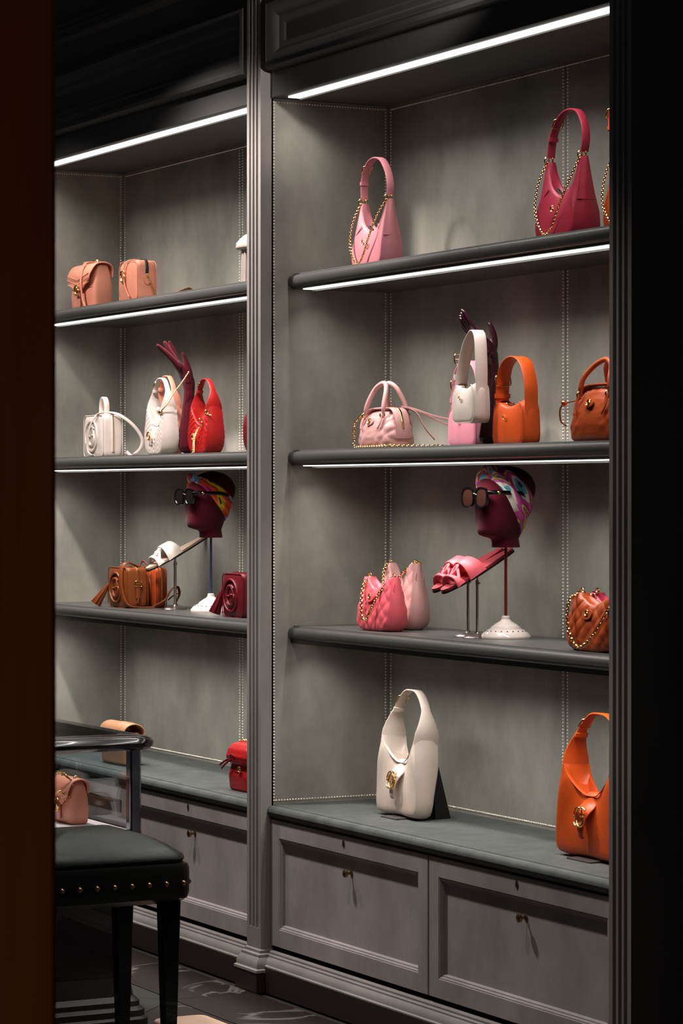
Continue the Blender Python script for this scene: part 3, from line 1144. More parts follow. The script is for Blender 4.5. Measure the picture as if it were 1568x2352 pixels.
strap_loop(d2, [(-.075, -.05, .115), (-.135, -.065, .10), (-.14, -.065, .06), (-.12, -.06, .045)], .006, .003, 'brown', 'zip_tail', 14, (1, 0, 0))
G().lathe([(.008, 0), (.0085, .004), (.004, .02), (.001, .022)], 10).build('zip_pull', 'gold', d2, 50, loc=(-.125, -.06, .105), rot=(0, -1.2, 0))


# half-moon quilted bags
def half_moon(label, mat, loc, W=.20, Hn=.16, T=.075, notch=.10, rz=0, chainpts=None, group='half-moon chain bags', emb=True):
    t = thing('handbag', label, 'handbag', loc, rz, group)
    w = W / 2
    hb = T / 2
    O = mirror([(-.84 * w, Hn), (-.90 * w, Hn * .84), (-.98 * w, Hn * .55), (-w, Hn * .28), (-.88 * w, Hn * .08), (-.55 * w, 0.002), (0, 0)])
    I = mirror([(-.62 * w, Hn * 1.0), (-.56 * w, Hn * .95), (-.38 * w, notch + (Hn - notch) * .42), (-.16 * w, notch + (Hn - notch) * .08), (0, notch)])
    body = crescent(O, I, [.014, .020, .028, hb, hb, hb, hb, hb, .028, .020, .014], [.013, .016, .018, .019, .019, .019, .018, .016, .013], bulge=.010, disp=quilt(.046, .0045), trough=.008, gb=.011, n=84, nw=26).build('body', mat, t, 70)
    for sx in (-1, 1):
        g = G().prism_x([(.015 * math.cos(k * PI / 8), .021 * math.sin(k * PI / 8)) for k in range(16)], -.002, .002)
        g.build('leather_patch', mat, body, 50, loc=(sx * (.90 * w + .007), 0, Hn * .80), rot=(0, -sx * .12, 0))
    if emb:
        g = G().prism_y([(.024 * math.cos(k * PI / 8), .015 * math.sin(k * PI / 8) * (1.2 if math.sin(k * PI / 8) < 0 else .7)) for k in range(16)], -.002, .002)
        pt = g.build('logo_patch', mat, t, 50, loc=(-.01, -hb * .95, notch * .82), rot=(-.25, 0, 0))
        emblem(pt, (0, -.003, 0), .0065, thick=.2)
    for sx in (-1, 1):
        ring((sx * .75 * w, 0, Hn + .003), .009, .002, 'y').build('ring', 'gold', t, 60)
    if chainpts:
        G().chain(spline(chainpts, 90), .0115, .0021).build('chain', 'gold', t, 60)
    return t


half_moon('coral pink quilted half-moon bag in front of a paler one', 'coral', (.425, .175, ZC), .205, .165, .075, .130,
          chainpts=[(-.07, .0, .165), (-.060, -.03, .145), (-.042, -.050, .09), (-.025, -.058, .045), (.005, -.060, .035), (.03, -.054, .07), (.045, -.036, .115), (.072, -.006, .165)])
half_moon('pale pink quilted half-moon bag behind the coral one', 'palepink', (.36, .285, ZC), .215, .205, .075, .13, emb=False,
          chainpts=[(-.075, -.015, .205), (-.055, -.04, .175), (-.02, -.058, .135), (.02, -.055, .135), (.05, -.03, .175), (.072, 0, .207), (.08, .02, .207)])
half_moon('rust suede quilted chain bag at the right end of the shelf', 'rust', (1.715, .14, ZC), .235, .155, .07, .125,
          chainpts=[(-.075, 0, .155), (-.09, -.035, .14), (-.085, -.05, .09), (-.06, -.056, .04), (-.02, -.058, .012), (.03, -.056, .03), (.07, -.05, .07), (.09, -.03, .12)])
half_moon('dusky magenta quilted bag behind the rust chain bag', 'magenta', (1.60, .255, ZC), .20, .15, .06, .12, emb=False,
          chainpts=[(-.055, -.01, .152), (-.075, -.04, .13), (-.075, -.05, .09), (-.065, -.052, .06), (-.04, -.052, .04)])


# ------------------------------------------------------------------ mannequin heads, scarves, glasses
HS = [(0, 0, .040, .043), (.012, -.001, .039, .042), (.024, -.003, .039, .042), (.030, -.008, .040, .046), (.034, -.020, .042, .060), (.040, -.026, .045, .069), (.055, -.027, .052, .074), (.08, -.024, .060, .078), (.11, -.018, .067, .083), (.14, -.010, .073, .090), (.165, -.002, .076, .095), (.19, .003, .074, .092), (.212, .005, .065, .080), (.228, .006, .053, .065), (.239, .006, .038, .046), (.246, .006, .022, .026), (.2495, .006, .004, .005)]


def headsec(z):
    for i in range(len(HS) - 1):
        if HS[i][0] <= z <= HS[i + 1][0]:
            f = (z - HS[i][0]) / (HS[i + 1][0] - HS[i][0])
            f = f * f * (3 - 2 * f) * .3 + f * .7
            return [HS[i][k] + (HS[i + 1][k] - HS[i][k]) * f for k in range(4)]
    return list(HS[-1])


def headpt(phi, z, off=0):
    """phi = 0 front (-y), grows towards +x"""
    _, yc, a, b = headsec(z)
    c, s_ = math.cos(phi), math.sin(phi)
    e = 2 / 2.25
    x = (a + off) * math.copysign(abs(s_) ** e, s_)
    y = -(b + off) * math.copysign(abs(c) ** e, c)
    return Vector((x, yc + y, z))


def head(label, loc, rodmat, z0, rz=0):
    t = thing('mannequin_head', label, 'mannequin head', loc, rz, 'mannequin heads on stands')
    loops = []
    for i in range(46):
        z = .2495 * (i / 45) ** 1.0
        z = min(z, .2495)
        loops.append([headpt(2 * PI * j / 40, z) for j in range(40)])
    G().loops(loops).build('head', 'velvet', t, 60, loc=(0, 0, z0)).scale = (.955, .955, .955)
    G().tube([(0, 0, .06), (0, 0, z0 + .02)], .0045, 10).build('rod', rodmat, t, 60)
    b = G().lathe([(.074, 0), (.075, .004), (.074, .008), (.066, .018), (.054, .026), (.047, .028), (.046, .031), (.044, .032), (.042, .036), (.039, .037), (.034, .041), (.026, .046), (.018, .050), (.013, .056), (.012, .064), (.009, .066), (.002, .066)], 36).build('base', 'porcelain', t, 30)
    for k in range(22):
        a = 2 * PI * k / 22
        c = Vector((.0605 * math.cos(a), .0605 * math.sin(a), .0225))
        g = G().ball((0, 0, 0), .0022, 6, 4)
        g.build('hole' if rodmat == 'rodred' else 'painted_dot', 'dots', b, 60, loc=c)
    return t


def on_head(o, d, off=0.):
    lo_, hi_ = 0., .2
    for _ in range(26):
        m_ = (lo_ + hi_) / 2
        p_ = o + d * m_
        ins = False
        if 0 <= p_.z <= .2495:
            _, yc, a, b = headsec(p_.z)
            ins = (abs(p_.x) / max(a, 1e-5)) ** 2.25 + (abs(p_.y - yc) / max(b, 1e-5)) ** 2.25 < 1
        if ins:
            lo_ = m_
        else:
            hi_ = m_
    return o + d * (lo_ + off)


def scarf(label, mat, loc, z0, knot, rz=0, w0=.06, al=52, wf=.5):
    t = thing('headscarf', label, 'headscarf', loc, rz)
    al = math.radians(al)
    u = Vector((0, -math.cos(al), math.sin(al)))
    nn = Vector((0, math.sin(al), math.cos(al)))
    c0 = Vector((0, .008, .142))
    X = Vector((1, 0, 0))
    n, m = 72, 11
    loops = []
    for i in range(n):
        phi = 2 * PI * i / n
        d = u * math.cos(phi) + X * math.sin(phi)
        f = max(0, math.cos(phi)) ** 2
        wid = w0 * (1 - (1 - wf) * f)
        out, inn = [], []
        for j in range(m):
            v = j / (m - 1) - .5
            fold = .0022 * math.sin(v * 17 + 2.2 * math.sin(phi * 2)) + .0012 * math.sin(phi * 8 + v * 11)
            out.append(on_head(c0 + nn * v * wid, d, .005 + fold + .003 * math.cos(v * PI)))
        for j in (m - 1, m // 2, 0):
            inn.append(on_head(c0 + nn * (j / (m - 1) - .5) * wid, d, .0004))
        loops.append(out + inn)
    K = (.955,) * 3
    G().loops(loops, ring=True).build('band', mat, t, 60, loc=(0, 0, z0)).scale = K
    if knot == 'bow':
        k0 = on_head(c0, u, .012)
        g = G()
        for dx, dy, dz, r, sc in ((0, -.004, -.002, .021, (1, .9, .9)), (.008, -.014, .000, .015, (.8, 1, 1.1)), (-.006, .004, .004, .015, (1, 1, 1)), (.010, -.006, .008, .012, (1, 1.2, .8)), (.004, .008, -.008, .014, (1, 1.3, .7))):
            g.ball(k0 + Vector((dx, dy, dz)), r, 16, 10, sc)
        g.build('knot', mat, t, 60, loc=(0, 0, z0)).scale = K
        g = G()
        P_ = []
        for i in range(22):
            a = 2 * PI * i / 10
            r = .013 * (1 - .03 * i)
            P_.append(k0 + Vector((.012 + .0006 * i, r * math.sin(a) - .006, r * math.cos(a) + .001)))
        g.tube(P_, .0045, 8).build('knot_roll', mat, t, 60, loc=(0, 0, z0)).scale = K
    else:
        g = G()
        for sgn in (1, -1):
            P_ = []
            for i in range(30):
                phi = -2.3 + 4.6 * i / 29
                d = u * math.cos(phi) + X * math.sin(phi)
                v = sgn * .019 * math.sin(phi * 1.25)
                P_.append(on_head(c0 + nn * v, d, .010 + .003 * sgn * math.cos(phi * 2)))
            g.tube(P_, [.004, .008] + [.0115] * 26 + [.008, .004], 10, flat=.8)
        g.ball(on_head(c0, u, .010) + Vector((0, -.002, .002)), .017, 16, 10, (.9, 1.3, .8))
        g.build('twist', mat, t, 60, loc=(0, 0, z0)).scale = K
    return t


def sunglasses(label, loc, z0, lensmat, rz=0):
    t = thing('sunglasses', label, 'sunglasses', loc, rz)
    zc = z0 + .146
    yf = -.112

    def sq(cx, a, b, e=3.4, n=28):
        out = []
        for k in range(n):
            th = 2 * PI * k / n
            c, s_ = math.cos(th), math.sin(th)
            out.append((cx + a * math.copysign(abs(c) ** (2 / e), c), b * math.copysign(abs(s_) ** (2 / e), s_)))
        return out
    f = None
    for sx in (-1, 1):
        o_ = sq(sx * .033, .0295, .030, 2.6)
        i_ = sq(sx * .033, .0250, .0258, 2.6)
        loops = [[(x, yf - .004, zc + z) for x, z in o_], [(x, yf + .004, zc + z) for x, z in o_], [(x, yf + .003, zc + z) for x, z in i_], [(x, yf - .003, zc + z) for x, z in i_]]
        r = G().loops([list(l) for l in loops], ring=True).build('rim', 'frame', t, 40)
        G().loops([[(x, yf - .001, zc + z) for x, z in i_], [(x, yf + .001, zc + z) for x, z in i_]]).build('lens', lensmat, r, 40)
        P = spline([(sx * .062, yf + .001, zc + .014), (sx * .074, yf + .022, zc + .014), (sx * .078, yf + .06, zc + .013), (sx * .079, yf + .10, zc + .012), (sx * .0795, yf + .135, zc + .004)], 16)
        a = G().ribbon(P, .013, .0045, (0, 0, 1)).build('temple', 'frame', t, 50)
        G().ball((sx * .079, yf + .028, zc + .014), .0055, 10, 6).build('ornament', 'gold', a, 60, label='small round gold ornament')
    G().tube(spline([(-.009, yf, zc + .006), (0, yf - .003, zc + .010), (.009, yf, zc + .006)], 9), .0035, 8).build('bridge', 'frame', t, 60)
    return t


ZH = .266
HK = .955
HR, HL = (1.005, .272), (-1.095, .300)
head('burgundy velvet mannequin head on a red rod with white base, right bay', (HR[0], HR[1], ZC), 'rodred', ZH, 6)
scarf('pink and turquoise twisted silk headscarf on the right mannequin head', 'scarf2', (HR[0], HR[1], ZC), ZH, 'twist', 6, .082, 54, .7)
sunglasses('black oversized sunglasses with brown lenses on the right mannequin head', (HR[0], HR[1], ZC), ZH, 'lens2', 6)
head('burgundy velvet mannequin head on a blue rod with white base, left bay', (HL[0], HL[1], ZC), 'rodblue', ZH, 8)
scarf('orange printed silk headscarf knotted on the left mannequin head', 'scarf1', (HL[0], HL[1], ZC), ZH, 'bow', 8, .062, 43, .45)
sunglasses('black oversized sunglasses with black lenses on the left mannequin head', (HL[0], HL[1], ZC), ZH, 'lens', 8)


# ------------------------------------------------------------------ sandals on stands
def sandal(label, mat, loc, tilt, rz=0, insole=None, group=None):
    """local: toe at -y, heel at +y, sole on z=0"""
    t = thing('sandal', label, 'sandal', loc, 0, group, rot=(tilt, 0, math.radians(rz)))
    L2 = .135
    out = []
    for k in range(40):
        th = 2 * PI * k / 40
        y = L2 * math.cos(th)
        f = (1 - math.cos(th)) / 2       # 1 at toe
        hw = .024 + .015 * math.sin(f * PI * .68) ** 2
        out.append((hw * math.copysign(abs(math.sin(th)) ** .75, math.sin(th)), y))
    G().prism_z(out, 0, .006).build('outsole', 'sole', t, 40)
    G().prism_z([(x * .985, y * .99) for x, y in out], .006, .013).build('insole', insole or mat, t, 40)
    # vamp cut as two linked letters
    vm = thing_part('x', t)
    g = G()

    def arch(y0, y1, half, hh, y2=None, wid=.03):
        P = []
        for k in range(15):
            a = PI * k / 14
            P.append((half * math.cos(a), y0 + (y1 - y0) * math.sin(a), .008 + hh * math.sin(a) ** .8))
        return P
    v = G().ribbon(arch(-.025, -.030, .043, .050), lerp_list([.062, .05, .04, .05, .062], 15), .0055, (0, 1, 0)).build('vamp', mat, t, 50)
    # the two letter shapes at the front of the vamp
    for sgn in (-1, 1):
        P = []
        for k in range(16):
            a = math.radians(60 + 270 * k / 15)
            lx = sgn * .014 + .021 * math.cos(a) * sgn
            ly = -.068 + .026 * math.sin(a)
            z = .050 - .55 * max(0, -(ly + .055)) - 9 * lx * lx
            P.append((lx, ly, z))
        P += [(sgn * .014, -.066, .046 - 9 * (.014) ** 2)]
        G().ribbon(P, .011, .009, (0, .35, 1)).build('cut_out_letter', mat, v, 50)
    G().ribbon(arch(-.088, -.094, .043, .032), lerp_list([.03, .014, .012, .014, .03], 15), .0055, (0, 1, 0)).build('toe_band', mat, v, 50)
    return t


def shoe_stand(label, loc, h, tilt, rz=0, group=None):
    t = thing('shoe_stand', label, 'shoe stand', loc, rz, group)
    G().lathe([(.042, 0), (.042, .002), (.036, .007), (.022, .011), (.009, .014), (.007, .018), (.001, .018)], 30).build('base', 'steel', t, 30)
    G().tube([(0, 0, .012), (0, 0, h * .85)], .0042, 10).build('tube', 'steel', t, 60)
    G().tube([(0, 0, h * .8), (0, 0, h)], .003, 8).build('inner_rod', 'steel', t, 60)
    G().lathe([(.0055, 0), (.0055, .014), (.001, .014)], 10).build('collar', 'steel', t, 40, loc=(0, 0, h * .83))
    G().tube([(.004, 0, h * .86), (.016, 0, h * .86)], .0022, 8).build('set_screw', 'steel', t, 60)
    c = math.cos(tilt)
    s_ = math.sin(tilt)
    G().ribbon([(0, -.06 * c, h - .06 * s_), (0, .06 * c, h + .06 * s_)], .022, .003, (1, 0, 0)).build('plate', 'steel', t, 0)
    return t


TL = math.radians(27)


def pair(px, py, hh, mat, insole, lab, grp, dx, dy, topoff):
    for k in (0, 1):
        x, y = px - k * dx, py + k * dy
        nm = ('nearer', 'farther')[k]
        shoe_stand('slim steel stand under the %s %s sandal' % (nm, lab), (x, y, ZC), hh, TL, 0, grp + ' stands')
        cx = Vector((x, y, ZC + hh + .0025)) + Vector((0, math.cos(TL), math.sin(TL))) * topoff
        sandal('%s slide sandal with cut-out letters, the %s of the pair' % (lab, nm), mat, tuple(cx), TL, 0, insole, grp)


pair(.955, .205, .187, 'coral', leather('deep_pink_insole', '#a83a45'), 'coral pink', 'coral sandals', .092, .022, .005)
pair(-1.325, .262, .193, 'white', leather('beige_insole', '#b79c8b'), 'white', 'white sandals', .095, .045, .012)


# ------------------------------------------------------------------ display hands
def round_tube(g, path, rad, n=12, m=26):
    """tapered tube with rounded ends; rad entries may be (r_side, r_depth)"""
    P_ = spline(path, m)
    ra = [r if isinstance(r, tuple) else (r, r) for r in rad]
    r0 = lerp_list([r[0] for r in ra], m)
    r1 = lerp_list([r[1] for r in ra], m)
    d0 = (P_[1] - P_[0]).normalized()
    d1 = (P_[-1] - P_[-2]).normalized()
    pts = [(P_[0] - d0 * r0[0] * .8, .35), (P_[0] - d0 * r0[0] * .5, .8)] + [(p, 1) for p in P_] + [(P_[-1] + d1 * r0[-1] * .5, .8), (P_[-1] + d1 * r0[-1] * .85, .35)]
    A = [r0[0]] * 2 + r0 + [r0[-1]] * 2
    B = [r1[0]] * 2 + r1 + [r1[-1]] * 2
    loops = []
    for i, (p, k) in enumerate(pts):
        t = (pts[min(i + 1, len(pts) - 1)][0] - pts[max(i - 1, 0)][0]).normalized()
        x = Vector((1, 0, 0))
        x = (x - t * x.dot(t)).normalized()
        y = t.cross(x)
        loops.append([p + x * math.cos(2 * PI * q / n) * B[i] * k + y * math.sin(2 * PI * q / n) * A[i] * k for q in range(n)])
    g.loops(loops)


def hand(label, loc, mat, chains):
    t = thing('display_hand', label, 'display hand', loc, 0, 'mannequin hands')
    g = G()
    for ch in chains:
        round_tube(g, [c[0] for c in ch], [c[1] for c in ch])
    o = g.build('arm', mat, t, 180)
    md = o.modifiers.new('fuse', 'REMESH')
    md.mode = 'VOXEL'
    md.voxel_size = .0017
    md.use_smooth_shade = True
    sm = o.modifiers.new('smooth', 'SMOOTH')
    sm.factor = .5
    sm.iterations = 7
    return t


s = .640 * 1000 / 1000.0


def hp(px, py, cx, cy, sc, x=0):
    """offset in local metres of a point seen px,py beside the arm base, at local x"""
    return (x, ((px - cx) - x * .463 * sc) / (.8865 * sc), (cy - py) / sc)


c = (430, 1035, 640)
P = lambda px, py, x=0: hp(px, py, c[0], c[1], c[2], x)
ch = [
    [(P(430, 1015), (.033, .031)), (P(429, 1000), (.031, .028)), (P(431, 950), (.025, .024)), (P(433, 905), (.0205, .020)), (P(434, 882), (.021, .021))],
    [(P(434, 890), (.020, .021)), (P(432, 868), (.023, .028)), (P(424, 848), (.021, .034)), (P(412, 832), (.014, .034)), (P(405, 824), (.010, .030))],
    [(P(412, 834, .022), .011), (P(398, 817, .026), .0105), (P(384, 803, .028), .0095), (P(373, 793, .029), .0085), (P(366, 787, .030), .0062)],
    [(P(410, 830, .008), .011), (P(398, 810, .007), .0108), (P(389, 795, .004), .0098), (P(383, 784, .002), .0085), (P(380, 778, .001), .0062)],
    [(P(411, 830, -.008), .011), (P(403, 810, -.010), .0105), (P(397, 794, -.013), .0095), (P(392, 782, -.016), .0082), (P(390, 777, -.017), .006)],
    [(P(413, 832, -.022), .0102), (P(407, 814, -.026), .0095), (P(403, 801, -.030), .0085), (P(400, 792, -.033), .0072), (P(399, 788, -.034), .0055)],
    [(P(433, 866, .012), .018), (P(434, 846, .022), .0145), (P(430, 827, .027), .0112), (P(425, 812, .028), .0095), (P(422, 804, .028), .0065)],
]
hand('burgundy velvet mannequin hand standing between white and red bags', (-1.156, .235, ZB), 'velvet', ch)
c = (1122, 1017, 785)
P = lambda px, py, x=0: hp(px, py, c[0], c[1], c[2], x)
ch = [
    [(P(1121, 1001), (.027, .026)), (P(1125, 960), (.024, .022)), (P(1131, 900), (.021, .019)), (P(1134, 850), (.0175, .018)), (P(1132, 822), (.019, .020))],
    [(P(1133, 830), (.0185, .020)), (P(1126, 806), (.023, .027)), (P(1113, 786), (.021, .033)), (P(1097, 769), (.014, .034)), (P(1089, 760), (.010, .030))],
    [(P(1096, 768, .022), .011), (P(1083, 748, .024), .0102), (P(1073, 731, .024), .0092), (P(1067, 720, .023), .008), (P(1064, 714, .022), .006)],
    [(P(1094, 768, .008), .011), (P(1081, 750, .006), .0105), (P(1070, 734, .003), .0095), (P(1064, 724, 0), .0082), (P(1061, 718, -.002), .006)],
    [(P(1094, 770, -.008), .011), (P(1080, 755, -.011), .0102), (P(1069, 743, -.015), .0092), (P(1063, 734, -.018), .008), (P(1060, 729, -.02), .006)],
    [(P(1095, 773, -.022), .0102), (P(1083, 763, -.026), .0095), (P(1073, 753, -.031), .0085), (P(1067, 746, -.034), .0072), (P(1064, 742, -.036), .0055)],
    [(P(1128, 808, .012), .017), (P(1135, 785, .020), .0135), (P(1134, 764, .022), .011), (P(1129, 748, .021), .0092), (P(1125, 740, .019), .0062)],
]
hr = hand('dark glossy burgundy mannequin hand holding up the small white bag', (.998, .215, ZB), 'velvet2', ch)
for px, py, x in ((1061, 711, .020), (1058, 723, -.003)):
    G().ball(P(px, py, x), .0038, 8, 5, (1, .8, .8)).build('fingernail', 'gold', hr, 60, label='gilded fingernail')

# ------------------------------------------------------------------ left bay, middle shelf
CH = chevron(.018, .0042, 1.1, .075)
slouch_hobo('white chevron hobo bag hooked by its chain to the burgundy hand', 'white', (-1.225, .165, ZB), W=.158, Hs=.172, top=.275, T=.06, flap=False, disp=CH, sw=(.060, .018), rnd=True, group='chevron hobo bags', notch=.60)
w1 = bpy.data.objects[-1] if 0 else None
wh = [o for o in COL.objects if o.get('label', '').startswith('white chevron')][0]
emblem(wh, (-.015, -.044, .068), .0125, thick=.2)
G().ball((.068, -.034, .152), .008, 12, 8).build('gold_ball', 'gold', wh, 60)
G().ball((-.052, .012, .165), .0095, 12, 8).build('pearl', 'porcelain', wh, 60, label='pearl bead on the inner strap')
G().ball((-.05, .0, .262), .0055, 10, 6).build('pearl', 'porcelain', wh, 60)
G().chain(spline([(.070, -.034, .155), (.085, -.02, .175), (.10, .0, .215), (.115, .03, .26), (.127, .05, .295)], 50), .0055, .0013).build('chain', 'gold', wh, 60)
slouch_hobo('peach hobo bag standing right behind the white chevron bag', 'peach', (-1.36, .247, ZB), W=.168, Hs=.18, top=.29, T=.06, flap=False, sw=(.060, .018), rnd=True, group='chevron hobo bags', notch=.60)
slouch_hobo('red chevron hobo bag with gold chain right of the burgundy hand', 'red', (-.92, .2, ZB), W=.158, Hs=.165, top=.262, T=.062, flap=False, disp=CH, sw=(.062, .019), rnd=True, group='chevron hobo bags', notch=.60)
rh = [o for o in COL.objects if o.get('label', '').startswith('red chevron')][0]
ring((.069, -.03, .145), .007, .002, 'x').build('ring', 'gold', rh, 60)
ring((-.02, -.012, .118), .007, .002, 'x').build('ring', 'gold', rh, 60)
G().chain(spline([(.066, -.034, .142), (.075, -.025, .136), (.085, -.02, .132)], 12), .0055, .0013).build('chain', 'gold', rh, 60)
G().chain(spline([(.01, -.02, .105), (0, -.034, .085), (-.008, -.045, .05), (-.006, -.048, .006), (.008, -.05, .006), (.004, -.046, .05), (.014, -.034, .09), (.028, -.022, .108)], 70), .0055, .0013).build('chain', 'gold', rh, 60)
emblem(rh, (-.02, -.041, .06), .009, thick=.2)


def rounded_box(W, T, H, r=.012, bul=.004):
    secs = [(0, 0, W / 2 - r * .8, T / 2 - r * .6), (r * .3, 0, W / 2 - r * .3, T / 2 - r * .2), (r, 0, W / 2, T / 2), (H * .35, 0, W / 2 + bul * .5, T / 2 + bul), (H * .65, 0, W / 2 + bul * .5, T / 2 + bul), (H - r, 0, W / 2, T / 2), (H - r * .3, 0, W / 2 - r * .3, T / 2 - r * .2), (H, 0, W / 2 - r * .8, T / 2 - r * .6)]
    return loft(secs, 56, 26, 7)


def rrect(w, h, r, n=5):
    p = []
    for cx, cz, a0 in ((w / 2 - r, h / 2 - r, 0), (-w / 2 + r, h / 2 - r, 90), (-w / 2 + r, -h / 2 + r, 180), (w / 2 - r, -h / 2 + r, 270)):
        for k in range(n):
            a = math.radians(a0 + 90 * k / (n - 1))
            p.append((cx + r * math.cos(a), cz + r * math.sin(a)))
    return p


def box_bag(label, mat, loc, W, T, H, rz=0, handle=True, tassel=None, buckle_on=False, straps=(), group='round emblem camera bags'):
    t = thing('handbag', label, 'handbag', loc, rz, group)
    body = rounded_box(W, T, H).build('body', mat, t, 60)
    for sy in (-1, 1):
        G().tube([(x, sy * T * .47, H / 2 + z) for x, z in rrect(W * 1.01, H * .985, .018)], .0018, 6, closed=True).build('piping', mat, body, 60)
    # zip round the gusset
    P = [(x, 0, H / 2 + z) for x, z in rrect(W * 1.035, H * 1.015, .02, 7)]
    P = [p for p in P if p[2] > H * .1]
    k = max(range(len(P)), key=lambda i: (P[i][0], -P[i][2]))
    zs = spline([(W * .517, 0, H * .12), (W * .52, 0, H * .5), (W * .51, 0, H * .88), (W * .44, 0, H * 1.0), (0, 0, H * 1.008), (-W * .44, 0, H * 1.0), (-W * .51, 0, H * .88)], 30)
    G().ribbon(zs, .012, .004).build('zip_tape', mat, body, 50)
    G().ribbon([p + Vector((.002 if abs(p.x) > W * .45 else 0, 0, .002)) for p in zs], .004, .003).build('zip', 'gold', body, 50)
    # round raised emblem
    c = Vector((-W * .02, -T / 2 - .004, H * .5))
    R = H * .36
    e = ring(tuple(c), R, .0045, 'y', 28).build('round_emblem', mat, t, 60)
    for flip in (False, True):
        pts = gcurve(R * .55, flip)
        G().tube([c + Vector((x + (.1 if not flip else -.1) * R, -.001, z)) for x, z in pts], .0042, 6).build('raised_letter', mat, e, 60)
    if handle:
        P = spline([(-.012, 0, H - .004), (-.014, 0, H + .035), (-.004, 0, H + .062), (.016, 0, H + .066), (.034, 0, H + .042), (.036, 0, H - .004)], 24)
        hd = G().ribbon(P, .021, .006).build('handle', mat, t, 50)
        for x in (-.012, .036):
            G().ribbon([(x, 0, H - .002), (x, 0, H + .012)], .024, .008).build('handle_tab', mat, hd, 50)
    for pts, wd, wdir in straps:
        strap_loop(t, pts, wd, .004, mat, 'strap', 40, wdir)
    if buckle_on:
        buckle(t, (W / 2 + .010, .0, H * .60), .026, .020, .0024)
        G().ribbon([(W / 2 + .007, 0, H * .66), (W / 2 + .008, 0, H * .25)], .018, .005).build('strap_tab', mat, t, 50)
    if tassel:
        a, b = Vector(tassel[0]), Vector(tassel[1])
        G().tube([a, a.lerp(b, .25)], .007, 10).build('tassel_head', mat, t, 60)
        g = G()
        d = (b - a)
        u = d.orthogonal().normalized()
        v = d.normalized().cross(u)
        for k in range(19):
            an = k * 2.4
            rr = .019 * math.sqrt(k / 19)
            g.tube([a + d * .2 + (u * math.cos(an) + v * math.sin(an)) * rr * .35, b + (u * math.cos(an) + v * math.sin(an)) * rr], [.0035, .0042], 6)
        g.build('tassel', mat, t, 60)
    return t


box_bag('white box bag with round emblem, top handle and loose strap', 'white', (-1.85, .2, ZB), .185, .085, .158, 0,
        straps=[([(.05, -.046, .16), (.02, -.056, .13), (-.005, -.062, .075), (-.01, -.062, .03), (.02, -.062, .008), (.06, -.06, .004)], .012, (1, 0, 0)),
                ([(.05, -.046, .16), (.08, -.02, .168), (.105, .02, .158), (.122, .07, .12), (.126, .105, .07), (.122, .10, .03), (.112, .07, .006), (.105, .05, .02)], .012, (.2, 1, 0))])
box_bag('cognac box bag with round emblem and tassel beside the white sandals', 'brown', (-1.60, .195, ZC), .175, .09, .150, 0, handle=False,
        tassel=((-.08, -.045, .085), (-.11, -.085, .012)), buckle_on=True,
        straps=[([(.03, .03, .15), (.045, -.02, .168), (.05, -.045, .155), (.06, -.056, .11), (.075, -.055, .05), (.10, -.045, .012), (.12, 0, .004), (.13, .04, .004)], .022, (1, .2, 0)),
                ([(.03, .03, .15), (.06, .035, .172), (.09, .045, .155)], .02, (1, -.3, 0)),
                ([(.13, .04, .006), (.14, .085, .03), (.14, .115, .07), (.135, .14, .078), (.13, .15, .05), (.13, .13, .012)], .018, (1, 0, .2)),
                ([(.14, .10, .03), (.14, .12, .045), (.135, .145, .055)], .012, (1, 0, .2))])
box_bag('rust orange box bag behind the cognac one', 'rust', (-1.585, .285, ZC), .17, .045, .148, 0, handle=False)
box_bag('burgundy box bag with tassel cut off by the middle pilaster', 'burg', (-.64, .205, ZC), .16, .075, .150, 0, handle=False, tassel=((-.08, -.03, .10), (-.105, -.055, .012)))


# flap and camera bags on the upper left shelf
def flap_bag(label, mat, loc, W, T, H, rz=0, chainp=None, disp=None, round_top=False):
    t = thing('handbag', label, 'handbag', loc, rz, 'flap bags')
    secs = [(0, 0, W / 2 - .008, T / 2 - .006), (.006, 0, W / 2, T / 2), (H * .35, 0, W / 2 + .002, T / 2 + .004), (H * .6, 0, W / 2, T / 2), (H * .85, 0, W / 2 - .004, T * .40), (H * .97, 0, W / 2 - .008, T * .30), (H, 0, W / 2 - .012, T * .2)]
    body = loft(secs, 56, 24, 6, disp).build('body', mat, t, 60)
    # flap
    P = spline([(0, T * .46, H * .72), (0, T * .42, H * .95), (0, T * .1, H * 1.04), (0, -T * .35, H * 1.0), (0, -T * .62, H * .80), (0, -T * .66, H * .60), (0, -T * .66, H * .45)], 26)
    fl_ = G().ribbon(P, lerp_list([W * .97, W, W, W, W * .98, W * .9, W * .35], 26), .006, (1, 0, 0)).build('flap', mat, t, 50)
    for k in range(3):
        pts = [(sx * (W * .44 - 0), -T * .66 - .002, H * (.60 + .1 * k) + 0) for sx in (-1,)] + [(0, -T * .68 - .002, H * (.47 + .1 * k))] + [(W * .44, -T * .66 - .002, H * (.60 + .1 * k))]
        G().tube(pts, .0016, 5).build('quilt_ridge', mat, fl_, 60)
    G().ribbon([(0, -T * .67, H * .55), (0, -T * .64, H * .25), (0, -T * .60, H * .1)], [.03, .028, .02], .005, (1, 0, 0)).build('tab', mat, t, 50)
    e = emblem(t, (0, -T * .70 - .004, H * .44), .017, thick=.2)
    for sx in (-1, 1):
        ring((sx * W * .3, 0, H * 1.05), .008, .002, 'x').build('ring', 'gold', t, 60)
        G().ball((sx * W * .3, -.006, H * 1.06), .005, 8, 5).build('rivet', 'gold', t, 60)
    if chainp:
        G().chain(spline(chainp, 60), .009, .0018).build('chain', 'gold', t, 60)
    return t


